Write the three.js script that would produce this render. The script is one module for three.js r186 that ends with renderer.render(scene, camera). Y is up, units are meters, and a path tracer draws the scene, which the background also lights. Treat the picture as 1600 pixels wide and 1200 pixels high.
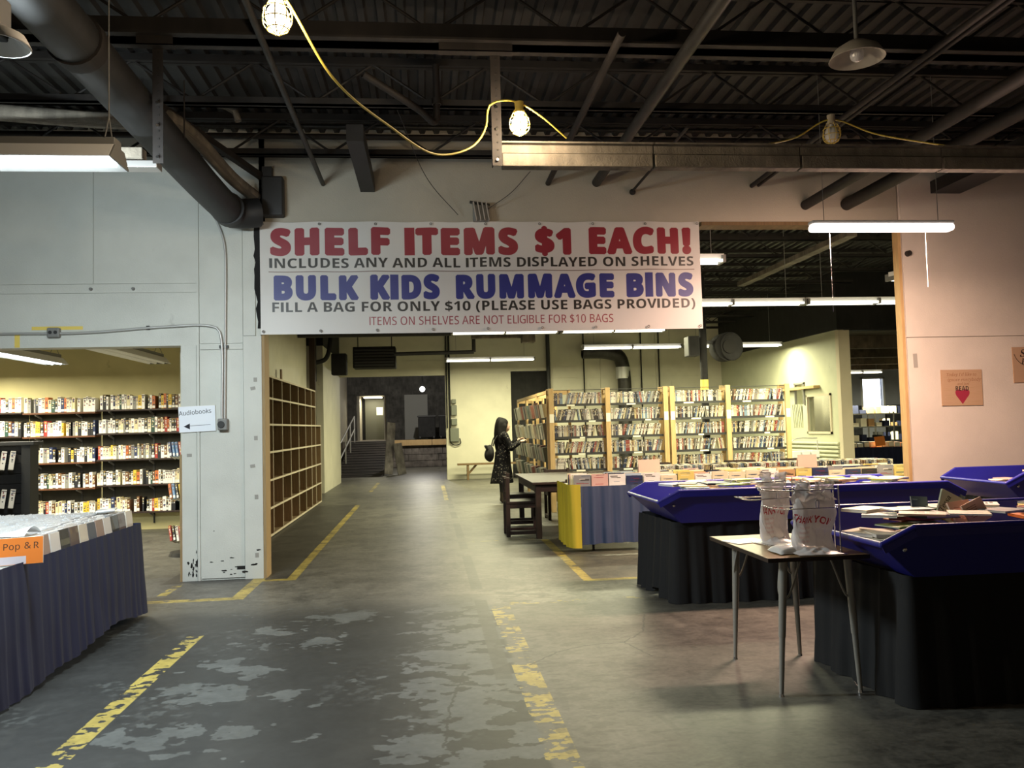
import * as THREE from 'three';
import { RoundedBoxGeometry } from 'three/addons/geometries/RoundedBoxGeometry.js';
import { mergeGeometries } from 'three/addons/utils/BufferGeometryUtils.js';
import { MarchingCubes } from 'three/addons/objects/MarchingCubes.js';
import { RectAreaLightUniformsLib } from 'three/addons/lights/RectAreaLightUniformsLib.js';

// ---------- camera, daylight, exposure ----------
const scene = new THREE.Scene();
const renderer = new THREE.WebGLRenderer({ antialias: true });
renderer.toneMapping = THREE.LinearToneMapping;
renderer.toneMappingExposure = 0.94;
renderer.shadowMap.enabled = true;
RectAreaLightUniformsLib.init();
const camera = new THREE.PerspectiveCamera(2 * Math.atan(600 / 1295) * 180 / Math.PI, 4 / 3, 0.05, 120);
camera.rotation.order = 'YXZ';
camera.position.set(0, 1.5, 0);
camera.rotation.set(2.939 * Math.PI / 180, -5.934 * Math.PI / 180, -1.5 * Math.PI / 180);
scene.background = new THREE.Color().setRGB(0.82, 0.9, 1.0);   // overcast daylight, only the far window lets it in
scene.backgroundIntensity = 6;
const WARM = new THREE.Color().setRGB(1, 0.77, 0.52), PINK = new THREE.Color().setRGB(1, 0.66, 0.5), COOL = new THREE.Color().setRGB(0.84, 0.96, 1.0), TUBE = new THREE.Color().setRGB(1, 0.95, 0.6);
const POWER = { left: 300, right: 340, hall: 180, audio: 210, far: 1000, bulb: 4.5, dock: 30 };   // brightness of the fittings, each lamp is set in its own builder

// ---------- helpers ----------
function rngOf(seed) { let a = seed >>> 0; return () => { a = (a + 0x6D2B79F5) | 0; let t = Math.imul(a ^ (a >>> 15), 1 | a); t = (t + Math.imul(t ^ (t >>> 7), 61 | t)) ^ t; return ((t ^ (t >>> 14)) >>> 0) / 4294967296; }; }
const rng = rngOf(20240611);
const rr = (a, b) => a + (b - a) * rng();
const pick = (a) => a[Math.floor(rng() * a.length)];
const used = new Map();
function numbered(n) { const k = used.get(n) ?? 0; used.set(n, k + 1); return k ? n + '_' + String(k).padStart(3, '0') : n; }
const ORD = ['first', 'second', 'third', 'fourth', 'fifth', 'sixth', 'seventh', 'eighth', 'ninth', 'tenth', 'eleventh', 'twelfth', 'thirteenth', 'fourteenth', 'fifteenth', 'sixteenth', 'seventeenth', 'eighteenth', 'nineteenth', 'twentieth'];
const TENS = ['', '', 'twenty', 'thirty', 'forty', 'fifty', 'sixty', 'seventy', 'eighty', 'ninety'];
function ord(n) { if (n <= 20) return ORD[n - 1]; const t = Math.floor(n / 10), u = n % 10; return u ? TENS[t] + '-' + ORD[u - 1] : TENS[t].replace(/y$/, 'ieth'); }
function hash2(x, y) { let h = Math.imul(x | 0, 374761393) + Math.imul(y | 0, 668265263); h = Math.imul(h ^ (h >>> 13), 1274126177); return ((h ^ (h >>> 16)) >>> 0) / 4294967296; }
function vnoise(x, y) {
  const xi = Math.floor(x), yi = Math.floor(y); let fx = x - xi, fy = y - yi; fx = fx * fx * (3 - 2 * fx); fy = fy * fy * (3 - 2 * fy);
  const a = hash2(xi, yi), b = hash2(xi + 1, yi), c = hash2(xi, yi + 1), d = hash2(xi + 1, yi + 1);
  return a + (b - a) * fx + (c - a) * fy + (a - b - c + d) * fx * fy;
}
function fbm(x, y, n = 4) { let s = 0, a = 0.5, t = 0; for (let i = 0; i < n; i++) { s += a * vnoise(x, y); t += a; a *= 0.5; x = x * 2.03 + 17.1; y = y * 2.03 + 9.7; } return s / t; }
const sstep = (a, b, x) => { const t = Math.min(1, Math.max(0, (x - a) / (b - a))); return t * t * (3 - 2 * t); };
const lin = (r, g, b) => new THREE.Color().setRGB(r, g, b);

function bakeUV(g) {   // uv in metres from the dominant side of each face
  const p = g.attributes.position, n = g.attributes.normal, uv = new Float32Array(p.count * 2);
  for (let i = 0; i < p.count; i++) {
    const ax = Math.abs(n.getX(i)), ay = Math.abs(n.getY(i)), az = Math.abs(n.getZ(i)), x = p.getX(i), y = p.getY(i), z = p.getZ(i);
    if (ay >= ax && ay >= az) { uv[2 * i] = x; uv[2 * i + 1] = -z; } else if (ax >= az) { uv[2 * i] = z; uv[2 * i + 1] = y; } else { uv[2 * i] = x; uv[2 * i + 1] = y; }
  }
  g.setAttribute('uv', new THREE.BufferAttribute(uv, 2)); return g;
}
const flat = (g) => { const r = g.index ? g.toNonIndexed() : g; for (const k of Object.keys(r.attributes)) if (!['position', 'normal', 'uv'].includes(k)) r.deleteAttribute(k); return r; };
const M4 = new THREE.Matrix4(), EU = new THREE.Euler(), QU = new THREE.Quaternion();
function place(g, x = 0, y = 0, z = 0, rx = 0, ry = 0, rz = 0) { M4.compose(new THREE.Vector3(x, y, z), QU.setFromEuler(EU.set(rx, ry, rz)), new THREE.Vector3(1, 1, 1)); return g.applyMatrix4(M4); }
const bx = (w, h, d, x = 0, y = 0, z = 0, rx = 0, ry = 0, rz = 0) => place(flat(new THREE.BoxGeometry(w, h, d)), x, y, z, rx, ry, rz);
const rbx = (w, h, d, r, x = 0, y = 0, z = 0, rx = 0, ry = 0, rz = 0) => place(flat(new RoundedBoxGeometry(w, h, d, 2, r)), x, y, z, rx, ry, rz);
const ext = (x0, x1, y0, y1, z0, z1) => bx(x1 - x0, y1 - y0, z1 - z0, (x0 + x1) / 2, (y0 + y1) / 2, (z0 + z1) / 2);
const cyl = (r0, r1, h, x = 0, y = 0, z = 0, rx = 0, ry = 0, rz = 0, seg = 20) => place(flat(new THREE.CylinderGeometry(r1, r0, h, seg)), x, y, z, rx, ry, rz);
const sph = (r, x = 0, y = 0, z = 0, sx = 1, sy = 1, sz = 1, seg = 18) => { const g = flat(new THREE.SphereGeometry(r, seg, Math.max(8, seg - 6))); g.scale(sx, sy, sz); g.computeVertexNormals(); return place(g, x, y, z); };
function bar(a, b, r, seg = 10, r2 = r) {   // round bar between two points
  const A = new THREE.Vector3(...a), B = new THREE.Vector3(...b), d = B.clone().sub(A), g = flat(new THREE.CylinderGeometry(r2, r, d.length(), seg));
  M4.compose(A.clone().add(B).multiplyScalar(0.5), QU.setFromUnitVectors(new THREE.Vector3(0, 1, 0), d.normalize()), new THREE.Vector3(1, 1, 1)); return g.applyMatrix4(M4);
}
function beam(a, b, w, h) {   // square bar between two points
  const A = new THREE.Vector3(...a), B = new THREE.Vector3(...b), d = B.clone().sub(A), L = d.length(), g = flat(new THREE.BoxGeometry(w, h, L));
  const m = new THREE.Matrix4().lookAt(A, B, Math.abs(d.y) > 0.95 * L ? new THREE.Vector3(1, 0, 0) : new THREE.Vector3(0, 1, 0)); m.setPosition(A.add(B).multiplyScalar(0.5)); return g.applyMatrix4(m);
}
const tube = (pts, r, seg = 8, n = 0, smooth = true) => { const v = pts.map((p) => new THREE.Vector3(...p)); let c; if (smooth) c = new THREE.CatmullRomCurve3(v, false, 'centripetal'); else { c = new THREE.CurvePath(); for (let i = 1; i < v.length; i++) c.add(new THREE.LineCurve3(v[i - 1], v[i])); } return flat(new THREE.TubeGeometry(c, n || v.length * 8, r, seg, false)); };
const lathe = (pts, seg = 24) => flat(new THREE.LatheGeometry(pts.map((p) => new THREE.Vector2(...p)), seg));
function sheet(nu, nv, f) {   // a grid of points f(u, v) with u, v in 0..1, uv in metres along the grid
  const pos = [], uv = [], idx = []; let L = 0, prev = null;
  for (let i = 0; i <= nu; i++) { const m = f(i / nu, 0); if (prev) L += Math.hypot(m[0] - prev[0], m[1] - prev[1], m[2] - prev[2]); prev = m; for (let j = 0; j <= nv; j++) { const p = f(i / nu, j / nv); pos.push(p[0], p[1], p[2]); uv.push(p[3] ?? L, p[4] ?? p[1]); } }
  for (let i = 0; i < nu; i++) for (let j = 0; j < nv; j++) { const a = i * (nv + 1) + j, b = a + nv + 1; idx.push(a, b, a + 1, b, b + 1, a + 1); }
  const g = new THREE.BufferGeometry(); g.setAttribute('position', new THREE.Float32BufferAttribute(pos, 3)); g.setAttribute('uv', new THREE.Float32BufferAttribute(uv, 2)); g.setIndex(idx); g.computeVertexNormals(); return flat(g);
}
function mesh(name, geos, mat, parent = scene, keepUV = false) {
  const list = Array.isArray(geos) ? geos : [geos], g = list.length > 1 ? mergeGeometries(list) : list[0]; if (!keepUV) bakeUV(g);
  const m = new THREE.Mesh(g, mat); m.name = parent === scene ? numbered(name) : name; m.castShadow = m.receiveShadow = true; parent.add(m); return m;
}
function tag(o, label, category, group) { Object.assign(o.userData, { label, category }); if (group) o.userData.group = group; return o; }
function thing(name, label, category, pos = [0, 0, 0], turn = 0, group) { const o = new THREE.Group(); o.name = numbered(name); scene.add(o); o.position.set(...pos); o.rotation.y = turn; return tag(o, label, category, group); }
function struct(name, geos, mat, keepUV) { const m = mesh(name, geos, mat, scene, keepUV); m.userData.kind = 'structure'; return m; }
function structGroup(name) { const o = new THREE.Group(); o.name = numbered(name); o.userData.kind = 'structure'; scene.add(o); return o; }
function lone(name, geos, mat, label, category, group, keepUV) { return tag(mesh(name, geos, mat, scene, keepUV), label, category, group); }

// ---------- textures ----------
function dataTex(w, h, f, srgb = true, rep = 1) {
  const d = new Uint8Array(w * h * 4);
  for (let j = 0; j < h; j++) for (let i = 0; i < w; i++) { const c = f(i, j, w, h), k = 4 * (j * w + i); if (typeof c === 'number') d[k] = d[k + 1] = d[k + 2] = c * 255; else { d[k] = c[0] * 255; d[k + 1] = c[1] * 255; d[k + 2] = c[2] * 255; } d[k + 3] = 255; }
  const t = new THREE.DataTexture(d, w, h); t.magFilter = THREE.LinearFilter; t.minFilter = THREE.LinearMipmapLinearFilter; t.generateMipmaps = true; t.wrapS = t.wrapT = THREE.RepeatWrapping; t.repeat.set(rep, rep); if (srgb) t.colorSpace = THREE.SRGBColorSpace; t.needsUpdate = true; return t;
}
function tileable(f, i, j, w, h, s) {   // blends the noise with itself so that the tile has no seam
  const u = i / w, v = j / h, a = f(u * s, v * s), b = f((u - 1) * s, v * s), c = f(u * s, (v - 1) * s), d = f((u - 1) * s, (v - 1) * s); return (a * (1 - u) + b * u) * (1 - v) + (c * (1 - u) + d * u) * v;
}
function canvasTex(w, h, draw) { const c = document.createElement('canvas'); c.width = w; c.height = h; const x = c.getContext('2d'); draw(x, w, h); const t = new THREE.CanvasTexture(c); t.colorSpace = THREE.SRGBColorSpace; t.anisotropy = 8; return t; }
const paintTex = dataTex(512, 512, (i, j, w, h) => { const a = tileable((x, y) => fbm(x, y, 5), i, j, w, h, 7), b = tileable((x, y) => fbm(x + 40, y * 0.5 + 3, 4), i, j, w, h, 22); const s = b > 0.74 ? 0.1 * sstep(0.74, 0.85, b) : 0; const v = 0.9 + 0.14 * (a - 0.5) - s; return [v, v * 0.995, v * 0.98]; }, true, 0.4);
const grime = dataTex(512, 512, (i, j, w, h) => { const a = tileable((x, y) => fbm(x, y, 5), i, j, w, h, 9), b = tileable((x, y) => fbm(x * 3, y * 0.5, 3), i, j, w, h, 12); const v = 0.62 + 0.5 * (a - 0.5) + 0.25 * (b - 0.5); return [v, v * 0.98, v * 0.94]; }, true, 0.7);
const fineBump = dataTex(256, 256, (i, j, w, h) => tileable((x, y) => fbm(x, y, 3), i, j, w, h, 40), false, 3);
const weave = dataTex(256, 256, (i, j) => 0.5 + 0.25 * Math.sin(i * Math.PI / 4) * Math.cos(j * Math.PI / 4) + 0.2 * (hash2(i, j) - 0.5), false, 6);
function woodTex(a, b, k, rep, dark = 0.75) { return dataTex(256, 1024, (i, j, w, h) => { const n = tileable((x, y) => fbm(x * 9, y * 0.7, 4), i, j, w, h, k), g = 0.5 + 0.5 * Math.sin(n * 34), f = tileable((x, y) => vnoise(x * 50, y * 2), i, j, w, h, 4); const t = Math.min(1, Math.max(0, 0.75 * n + 0.25 * g)), s = dark + (1 - dark) * (0.4 + 0.6 * f); return [(a[0] + (b[0] - a[0]) * t) * s, (a[1] + (b[1] - a[1]) * t) * s, (a[2] + (b[2] - a[2]) * t) * s]; }, true, rep); }
const pineTex = woodTex([0.84, 0.73, 0.54], [0.72, 0.59, 0.4], 3, 1.2), plyTex = woodTex([0.52, 0.43, 0.3], [0.38, 0.3, 0.2], 2, 1), walnutTex = woodTex([0.3, 0.19, 0.12], [0.17, 0.1, 0.06], 3, 1.4), tableTex = woodTex([0.66, 0.54, 0.36], [0.52, 0.4, 0.24], 2, 1.3);
const cardTex = dataTex(256, 256, (i, j, w, h) => { const a = tileable((x, y) => fbm(x, y * 3, 4), i, j, w, h, 14), v = 0.94 + 0.14 * (a - 0.5); return [0.74 * v, 0.58 * v, 0.41 * v]; }, true, 2);

// ---------- materials ----------
const std = (o) => new THREE.MeshStandardMaterial(o);
const phy = (o) => new THREE.MeshPhysicalMaterial(o);
const M = {
  white: std({ color: lin(0.72, 0.74, 0.7), map: paintTex, roughness: 0.55, bumpMap: fineBump, bumpScale: 0.0015 }),
  cream: std({ color: lin(0.5, 0.465, 0.39), map: paintTex, roughness: 0.7, bumpMap: fineBump, bumpScale: 0.002 }),
  rightWall: std({ color: lin(0.74, 0.69, 0.63), map: paintTex, roughness: 0.6, bumpMap: fineBump, bumpScale: 0.0015 }),
  hallWall: std({ color: lin(0.7, 0.68, 0.55), map: paintTex, roughness: 0.7 }),
  yellowWall: std({ color: lin(0.74, 0.66, 0.34), map: paintTex, roughness: 0.7 }),
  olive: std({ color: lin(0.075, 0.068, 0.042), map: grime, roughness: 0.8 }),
  greenWall: std({ color: lin(0.55, 0.57, 0.42), map: paintTex, roughness: 0.7 }),
  blueWall: std({ color: lin(0.5, 0.53, 0.66), map: paintTex, roughness: 0.8 }),
  black: std({ color: lin(0.02, 0.02, 0.02), roughness: 0.6 }),
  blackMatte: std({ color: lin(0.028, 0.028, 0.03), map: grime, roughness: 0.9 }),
  deck: std({ color: lin(0.052, 0.052, 0.056), map: grime, roughness: 0.6, side: THREE.DoubleSide }),
  joist: std({ color: lin(0.042, 0.036, 0.034), map: grime, roughness: 0.65 }),
  rustPipe: std({ color: lin(0.04, 0.031, 0.028), map: grime, roughness: 0.7 }),
  darkPipe: std({ color: lin(0.04, 0.043, 0.05), map: grime, roughness: 0.55 }),
  steel: std({ color: lin(0.42, 0.41, 0.4), roughness: 0.4, metalness: 0.8 }),
  conduit: std({ color: lin(0.5, 0.5, 0.48), roughness: 0.45, metalness: 0.5 }),
  galv: std({ color: lin(0.11, 0.11, 0.11), map: grime, roughness: 0.5, metalness: 0.5 }),
  wrap: std({ color: lin(0.5, 0.46, 0.4), map: grime, roughness: 0.9, bumpMap: fineBump, bumpScale: 0.004 }),
  pine: std({ color: lin(0.95, 0.92, 0.85), map: pineTex, roughness: 0.65 }),
  paleWood: std({ color: lin(0.62, 0.62, 0.6), map: pineTex, roughness: 0.7 }),
  ply: std({ color: lin(1, 0.96, 0.88), map: plyTex, roughness: 0.75 }),
  plyEdge: std({ color: lin(0.62, 0.55, 0.42), map: paintTex, roughness: 0.8 }),
  walnut: std({ color: lin(0.55, 0.5, 0.45), map: walnutTex, roughness: 0.55 }),
  laminate: std({ color: lin(0.9, 0.85, 0.75), map: tableTex, roughness: 0.35 }),
  legMetal: std({ color: lin(0.34, 0.32, 0.28), roughness: 0.45, metalness: 0.3 }),
  chrome: std({ color: lin(0.7, 0.7, 0.7), roughness: 0.2, metalness: 1 }),
  binBlue: phy({ color: lin(0.012, 0.013, 0.24), roughness: 0.42, clearcoat: 0.3, clearcoatRoughness: 0.35 }),
  navy: std({ color: lin(0.006, 0.01, 0.042), roughness: 0.9, bumpMap: weave, bumpScale: 0.0006, side: THREE.DoubleSide }),
  slateBlue: std({ color: lin(0.035, 0.055, 0.115), roughness: 0.7, bumpMap: weave, bumpScale: 0.0006, side: THREE.DoubleSide }),
  yellowCloth: std({ color: lin(0.62, 0.48, 0.03), roughness: 0.7, side: THREE.DoubleSide }),
  blackCloth: std({ color: lin(0.009, 0.009, 0.0095), roughness: 0.85, bumpMap: weave, bumpScale: 0.0006, side: THREE.DoubleSide }),
  lampWhite: std({ color: lin(0.8, 0.8, 0.78), roughness: 0.4 }),
  lampGrey: std({ color: lin(0.18, 0.18, 0.17), roughness: 0.5 }),
  page: std({ color: lin(0.74, 0.7, 0.58), roughness: 0.9 }),
  plasticClear: phy({ color: lin(0.62, 0.64, 0.66), roughness: 0.25, clearcoat: 0.4 }),
  glass: phy({ color: lin(1, 1, 1), roughness: 0.03, transmission: 1, thickness: 0, ior: 1.5 }),
  card: std({ color: lin(0.9, 0.9, 0.9), map: cardTex, roughness: 0.9 }),
  tape: std({ color: lin(0.3, 0.29, 0.26), roughness: 0.6 }),
  yellowTape: std({ color: lin(0.72, 0.55, 0.12), roughness: 0.6 }),
  skin: std({ color: lin(0.55, 0.36, 0.26), roughness: 0.6 }),
  hair: phy({ color: lin(0.004, 0.0035, 0.0035), roughness: 0.7, specularIntensity: 0.25 }),
  hole: std({ color: lin(0.015, 0.014, 0.013), roughness: 1 }),
  brick: std({ color: lin(0.42, 0.38, 0.36), map: grime, roughness: 0.9 }),
};
const glow = (c, k) => std({ color: lin(0.8, 0.8, 0.8), emissive: c, emissiveIntensity: k, roughness: 0.4 });
M.glowLeft = glow(COOL, 6); M.glowRight = glow(lin(1, 0.86, 0.78), 2.4); M.glowHall = glow(lin(1, 0.97, 0.8), 3); M.glowBulb = glow(lin(1, 0.85, 0.6), 14); M.glowDoor = glow(lin(1, 0.93, 0.7), 4);
function areaLight(color, power, w, d, x, y, z, parent = scene) { const l = new THREE.RectAreaLight(color, power, w, d); l.position.set(x, y, z); l.rotation.x = -Math.PI / 2; l.name = 'tube_light'; parent.add(l); return l; }

// ---------- floor ----------
const seg = (px, pz, a, b) => { const dx = b[0] - a[0], dz = b[1] - a[1], t = Math.min(1, Math.max(0, ((px - a[0]) * dx + (pz - a[1]) * dz) / (dx * dx + dz * dz))); return Math.hypot(px - a[0] - t * dx, pz - a[1] - t * dz); };
const CRACKS = [[[0.62, -5.26], [0.82, -5.51]], [[0.82, -5.51], [1.03, -5.64]], [[1.03, -5.64], [1.32, -5.68]], [[1.32, -5.68], [1.52, -5.94]], [[1.52, -5.94], [1.67, -6.46]], [[1.32, -5.68], [1.41, -5.3]], [[0.05, -4.0], [0.1, -4.6]], [[0.1, -4.6], [0.2, -5.2]]];
// [x0, x1, z0, z1, share of the paint that is left]
const LINES = [[-1.81, -1.69, -6.5, -1, 0.52], [-1.81, -1.69, -8.9, -7.81, 0.97], [-2.7, -1.75, -7.93, -7.81, 0.95], [-2.55, -2.46, -8.85, -8.15, 0.5], [-1.46, -1.36, -17, -8.7, 0.85], [-1.72, -1.4, -8.8, -8.7, 0.8],
  [0.5, 0.66, -7.0, -1, 0.44], [1.47, 1.57, -10.95, -7.95, 0.88], [1.5, 2.4, -8.03, -7.93, 0.85], [0.5, 1.5, -11.05, -10.95, 0.25], [0.65, 2.2, -7.15, -7.05, 0.3], [0.33, 0.42, -22, -17.5, 0.75], [-1.45, -1.35, -24, -20.5, 0.6]];
const PATCH = [[-1.24, -5.0, 0.24], [-1.43, -5.7, 0.14], [-1.36, -4.35, 0.16], [-1.16, -6.45, 0.15], [-1.1, -5.5, 0.17], [-0.9, -5.0, 0.13], [-1.5, -5.1, 0.16], [-0.85, -6.1, 0.2], [-1.0, -4.4, 0.1], [-1.3, -6.1, 0.1], [-0.7, -6.9, 0.3], [-1.55, -4.4, 0.12]];
function floorAt(x, z) {
  const wx = x + 0.16 * (fbm(x * 3.1, z * 3.1, 3) - 0.5), wz = z + 0.16 * (fbm(x * 3.1 + 50, z * 3.1, 3) - 0.5);
  const n1 = fbm(x * 1.3 + 5, z * 1.3, 4), n2 = 0.72 * fbm(x * 6.2, z * 8.5 + 31, 5) + 0.28 * fbm(x * 17, z * 21 + 5, 3), n3 = fbm(x * 26, z * 26 + 7, 3), n4 = fbm(x * 0.5, z * 0.5 + 80, 3);
  const dark = [0.027, 0.028, 0.027], chip = [0.1, 0.108, 0.104], conc = [0.125, 0.119, 0.098], old = [0.125, 0.12, 0.1];
  let c = dark.slice(); const mix = (q, t) => { c = [c[0] + (q[0] - c[0]) * t, c[1] + (q[1] - c[1]) * t, c[2] + (q[2] - c[2]) * t]; };
  const front = sstep(-7.75, -6.85, wz + 0.7 * (n1 - 0.5));            // the dark coat ends about here
  const lane = sstep(0.5, 0.54, wx * 0.25 + x * 0.75 + 0.0) * front;    // bare concrete to the right of the yellow line
  mix(old, 1 - front);
  if (front > 0) {
    const worn = sstep(-0.35, 0.1, x + 0.5 * (n1 - 0.5)) * 0.24 - 0.1;
    const t = sstep(0.6, 0.615, n2 + worn);
    mix(chip, t * front * (x > -1.68 ? 1 : 0.05));
    for (const [px, pz, r] of PATCH) { const d = Math.hypot((wx - px) / 1.1, wz - pz) * 1.45 + 0.9 * (n2 - 0.5) + 0.1 * (n3 - 0.5); if (d < r) mix(chip, 0.9 * front * (x > -1.68 ? 1 : 0)); }
    const haze = sstep(0.52, 0.75, fbm(x * 2.1 + 9, z * 2.1, 4)) * sstep(0.5, 0.7, n3); mix(chip, 0.42 * haze * front);
    if (x > 0.46) mix(conc, lane);
  }
  if (x < -1.68 && z < -7.8 && z > -9.2) mix([0.1, 0.1, 0.095], 0.8);
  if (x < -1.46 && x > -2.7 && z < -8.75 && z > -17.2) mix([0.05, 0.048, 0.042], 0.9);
  if (x > 1.55 && z < -8 && z > -10.95) mix([0.09, 0.08, 0.055], 0.6);
  const scuff = sstep(0.66, 0.72, fbm(x * 7, z * 2.2 + 13, 4)) * (x > 0.6 || z < -7.4 ? 1 : 0.2); mix([0.075, 0.072, 0.062], 0.55 * scuff);
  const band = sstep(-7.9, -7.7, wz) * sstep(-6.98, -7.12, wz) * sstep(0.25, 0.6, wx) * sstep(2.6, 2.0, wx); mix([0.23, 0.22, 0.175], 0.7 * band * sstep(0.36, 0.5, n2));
  if (x > 0.37 && x < 0.49 && z < -5) { const on = z > -7.1 ? 1 : sstep(0.42, 0.5, fbm(2, z * 1.7, 2)); mix([0.055, 0.055, 0.05], 0.8 * on * sstep(0.37, 0.385, x) * sstep(0.49, 0.475, x)); }
  for (const [x0, x1, z0, z1, keep] of LINES) if (x > x0 && x < x1 && z > z0 && z < z1) { const q = 0.5 * fbm(x * 6 + 3, z * 5 + 11, 4) + 0.5 * fbm(x * 19, z * 30, 4); if (q < 0.3 + 0.4 * keep) mix([0.42, 0.33, 0.075], 0.9); }
  for (const [a, b] of CRACKS) { const d = seg(x + 0.03 * (n3 - 0.5), z + 0.05 * (n2 - 0.5), a, b); if (d < 0.007) mix([0.03, 0.03, 0.028], 0.85); }
  const n5 = fbm(x * 4.3 + 60, z * 5.6, 4), n6 = fbm(x * 60 + 4, z * 75, 2), bare = x > 0.6 || z < -7.5 ? 1 : 0.5;
  if (bare === 1) mix([0.055, 0.052, 0.043], 0.5 * sstep(0.6, 0.66, fbm(x * 11 + 70, z * 30, 4)));
  const g = 0.8 + 0.3 * (n4 - 0.5) + 0.35 * (n3 - 0.5) + 0.18 * (n1 - 0.5) + bare * (0.75 * (n5 - 0.5) + 0.4 * (n6 - 0.5));
  return [c[0] * g, c[1] * g, c[2] * g];
}
const enc = (v) => { v = Math.min(1, Math.max(0, v)); return v < 0.0031308 ? 12.92 * v : 1.055 * Math.pow(v, 1 / 2.4) - 0.055; };
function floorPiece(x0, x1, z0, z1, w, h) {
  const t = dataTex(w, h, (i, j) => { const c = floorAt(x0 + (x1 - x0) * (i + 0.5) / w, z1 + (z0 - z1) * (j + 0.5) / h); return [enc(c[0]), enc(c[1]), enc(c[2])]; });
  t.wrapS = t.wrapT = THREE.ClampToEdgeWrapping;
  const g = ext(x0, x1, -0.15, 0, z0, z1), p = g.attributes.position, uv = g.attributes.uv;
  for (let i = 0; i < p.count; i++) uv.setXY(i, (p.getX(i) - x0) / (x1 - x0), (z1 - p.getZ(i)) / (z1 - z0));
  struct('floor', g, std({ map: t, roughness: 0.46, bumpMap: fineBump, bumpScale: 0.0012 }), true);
}
floorPiece(-4, 5, -9.5, -0.5, 2048, 2048);
floorPiece(-4, 5, -18.5, -9.5, 1024, 1024);
floorPiece(-4, 5, -38, -18.5, 384, 768);
floorPiece(-9, -4, -38, 4, 256, 1024);
floorPiece(5, 20, -38, 4, 512, 1024);
floorPiece(-4, 5, -0.5, 4, 256, 128);

// ---------- walls ----------
const ZW = -8.9, ZB = -9.1, TOP = 4.74;
{ // wall with the audiobook doorway, panelled
  const w = structGroup('wall_left');
  mesh('backing', [ext(-9, -2.36, 2.43, TOP, ZB, ZW - 0.012), ext(-9, -8.2, 0, 2.43, ZB, ZW - 0.012)], M.white, w);
  for (const [x0, x1, y0, y1] of [[-9, -6.2, 3.085, 4.7], [-6.195, -3.4, 3.085, 4.7], [-3.395, -2.365, 3.085, 4.7], [-9, -2.365, 2.99, 3.08], [-9, -2.365, 2.43, 2.984]]) mesh('panel', bx(x1 - x0, y1 - y0, 0.016, (x0 + x1) / 2, (y0 + y1) / 2, ZW - 0.004), M.white, w);
  for (const [x, y] of [[-3.42, 3.03], [-3.0, 3.03]]) mesh('bolt', cyl(0.018, 0.014, 0.03, x, y, ZW + 0.015, Math.PI / 2), M.lampGrey, w);
  const p = structGroup('pillar');
  mesh('core', ext(-2.52, -1.72, 0, TOP, ZB - 0.06, ZW - 0.014), M.white, p);
  mesh('board', ext(-2.53, -2.375, 0, 2.43, ZB - 0.06, ZW), M.white, p);
  mesh('board', ext(-2.37, -2.345, 0, 4.7, ZW - 0.02, ZW + 0.006), M.white, p);
  mesh('board', ext(-2.335, -1.9, 0.02, 2.375, ZW - 0.02, ZW), M.white, p);
  mesh('board', ext(-2.335, -1.9, 2.45, 3.78, ZW - 0.02, ZW), M.white, p);
  mesh('rail', ext(-2.335, -1.9, 2.385, 2.44, ZW - 0.02, ZW + 0.004), M.white, p);
  mesh('board', ext(-1.895, -1.71, 0.0, 2.52, ZW - 0.02, ZW + 0.012), M.white, p);
  mesh('board', ext(-1.895, -1.77, 2.525, 3.78, ZW - 0.02, ZW + 0.004), M.white, p);
  mesh('jamb_board', ext(-1.708, -1.68, 0, 2.56, ZB - 0.05, ZW + 0.006), M.paleWood, p);
  mesh('jamb_board', ext(-2.545, -2.525, 0, 1.3, ZB, ZW + 0.012), M.paleWood, p);
  for (const y of [2.06, 1.45, 0.84, 0.24]) mesh('tape_mark', bx(0.036, 0.045, 0.002, -1.775, y, ZW + 0.0135, 0, 0, 0.02), M.tape, p);
  for (const [x, y, r] of [[-1.8, 1.97, 0.2], [-1.81, 1.16, 0.15], [-2.45, 1.29, 0]]) mesh('tape_mark', bx(0.05, 0.034, 0.002, x, y, ZW + (x < -2 ? 0.0015 : 0.0135), 0, 0, r), M.tape, p);
  const chipG = []; const r2 = rngOf(77);
  for (let k = 0; k < 34; k++) { const u = r2(), left = k < 20, s = 0.006 + 0.02 * r2() * r2(); const sh = new THREE.Shape(); const n = 7; for (let q = 0; q < n; q++) { const a = q / n * 6.283, rad = s * (0.5 + r2()); sh[q ? 'lineTo' : 'moveTo'](Math.cos(a) * rad * (left ? 0.7 : 1.6), Math.sin(a) * rad * (left ? 1.8 : 0.5)); } const x = left ? -2.47 + 0.11 * r2() : -2.3 + 0.55 * u, y = left ? 0.06 + 0.32 * r2() * r2() : 0.05 + 0.5 * r2() * r2(); chipG.push(place(flat(new THREE.ExtrudeGeometry(sh, { depth: 0.0015, bevelEnabled: false })), x, y, ZW + (x < -2.34 ? 0.0 : x > -1.9 ? 0.012 : 0.0))); }
  mesh('chipped_paint', chipG, M.hole, p);
  { const r3 = rngOf(12), sh = new THREE.Shape(); sh.moveTo(-1.715, 2.6); for (let k = 0; k <= 16; k++) sh.lineTo(-1.76 - 0.025 * r3() + (k < 5 ? 0.02 : 0), 2.6 + 0.07 * k); sh.lineTo(-1.71, 3.74); mesh('torn_edge', flat(new THREE.ExtrudeGeometry(sh, { depth: 0.004, bevelEnabled: false })).translate(0, 0, ZW + 0.002), M.blackMatte, p); }
  mesh('notch', ext(-1.98, -1.87, 0.1, 0.135, ZW - 0.01, ZW + 0.002), M.hole, p);
}
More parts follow.
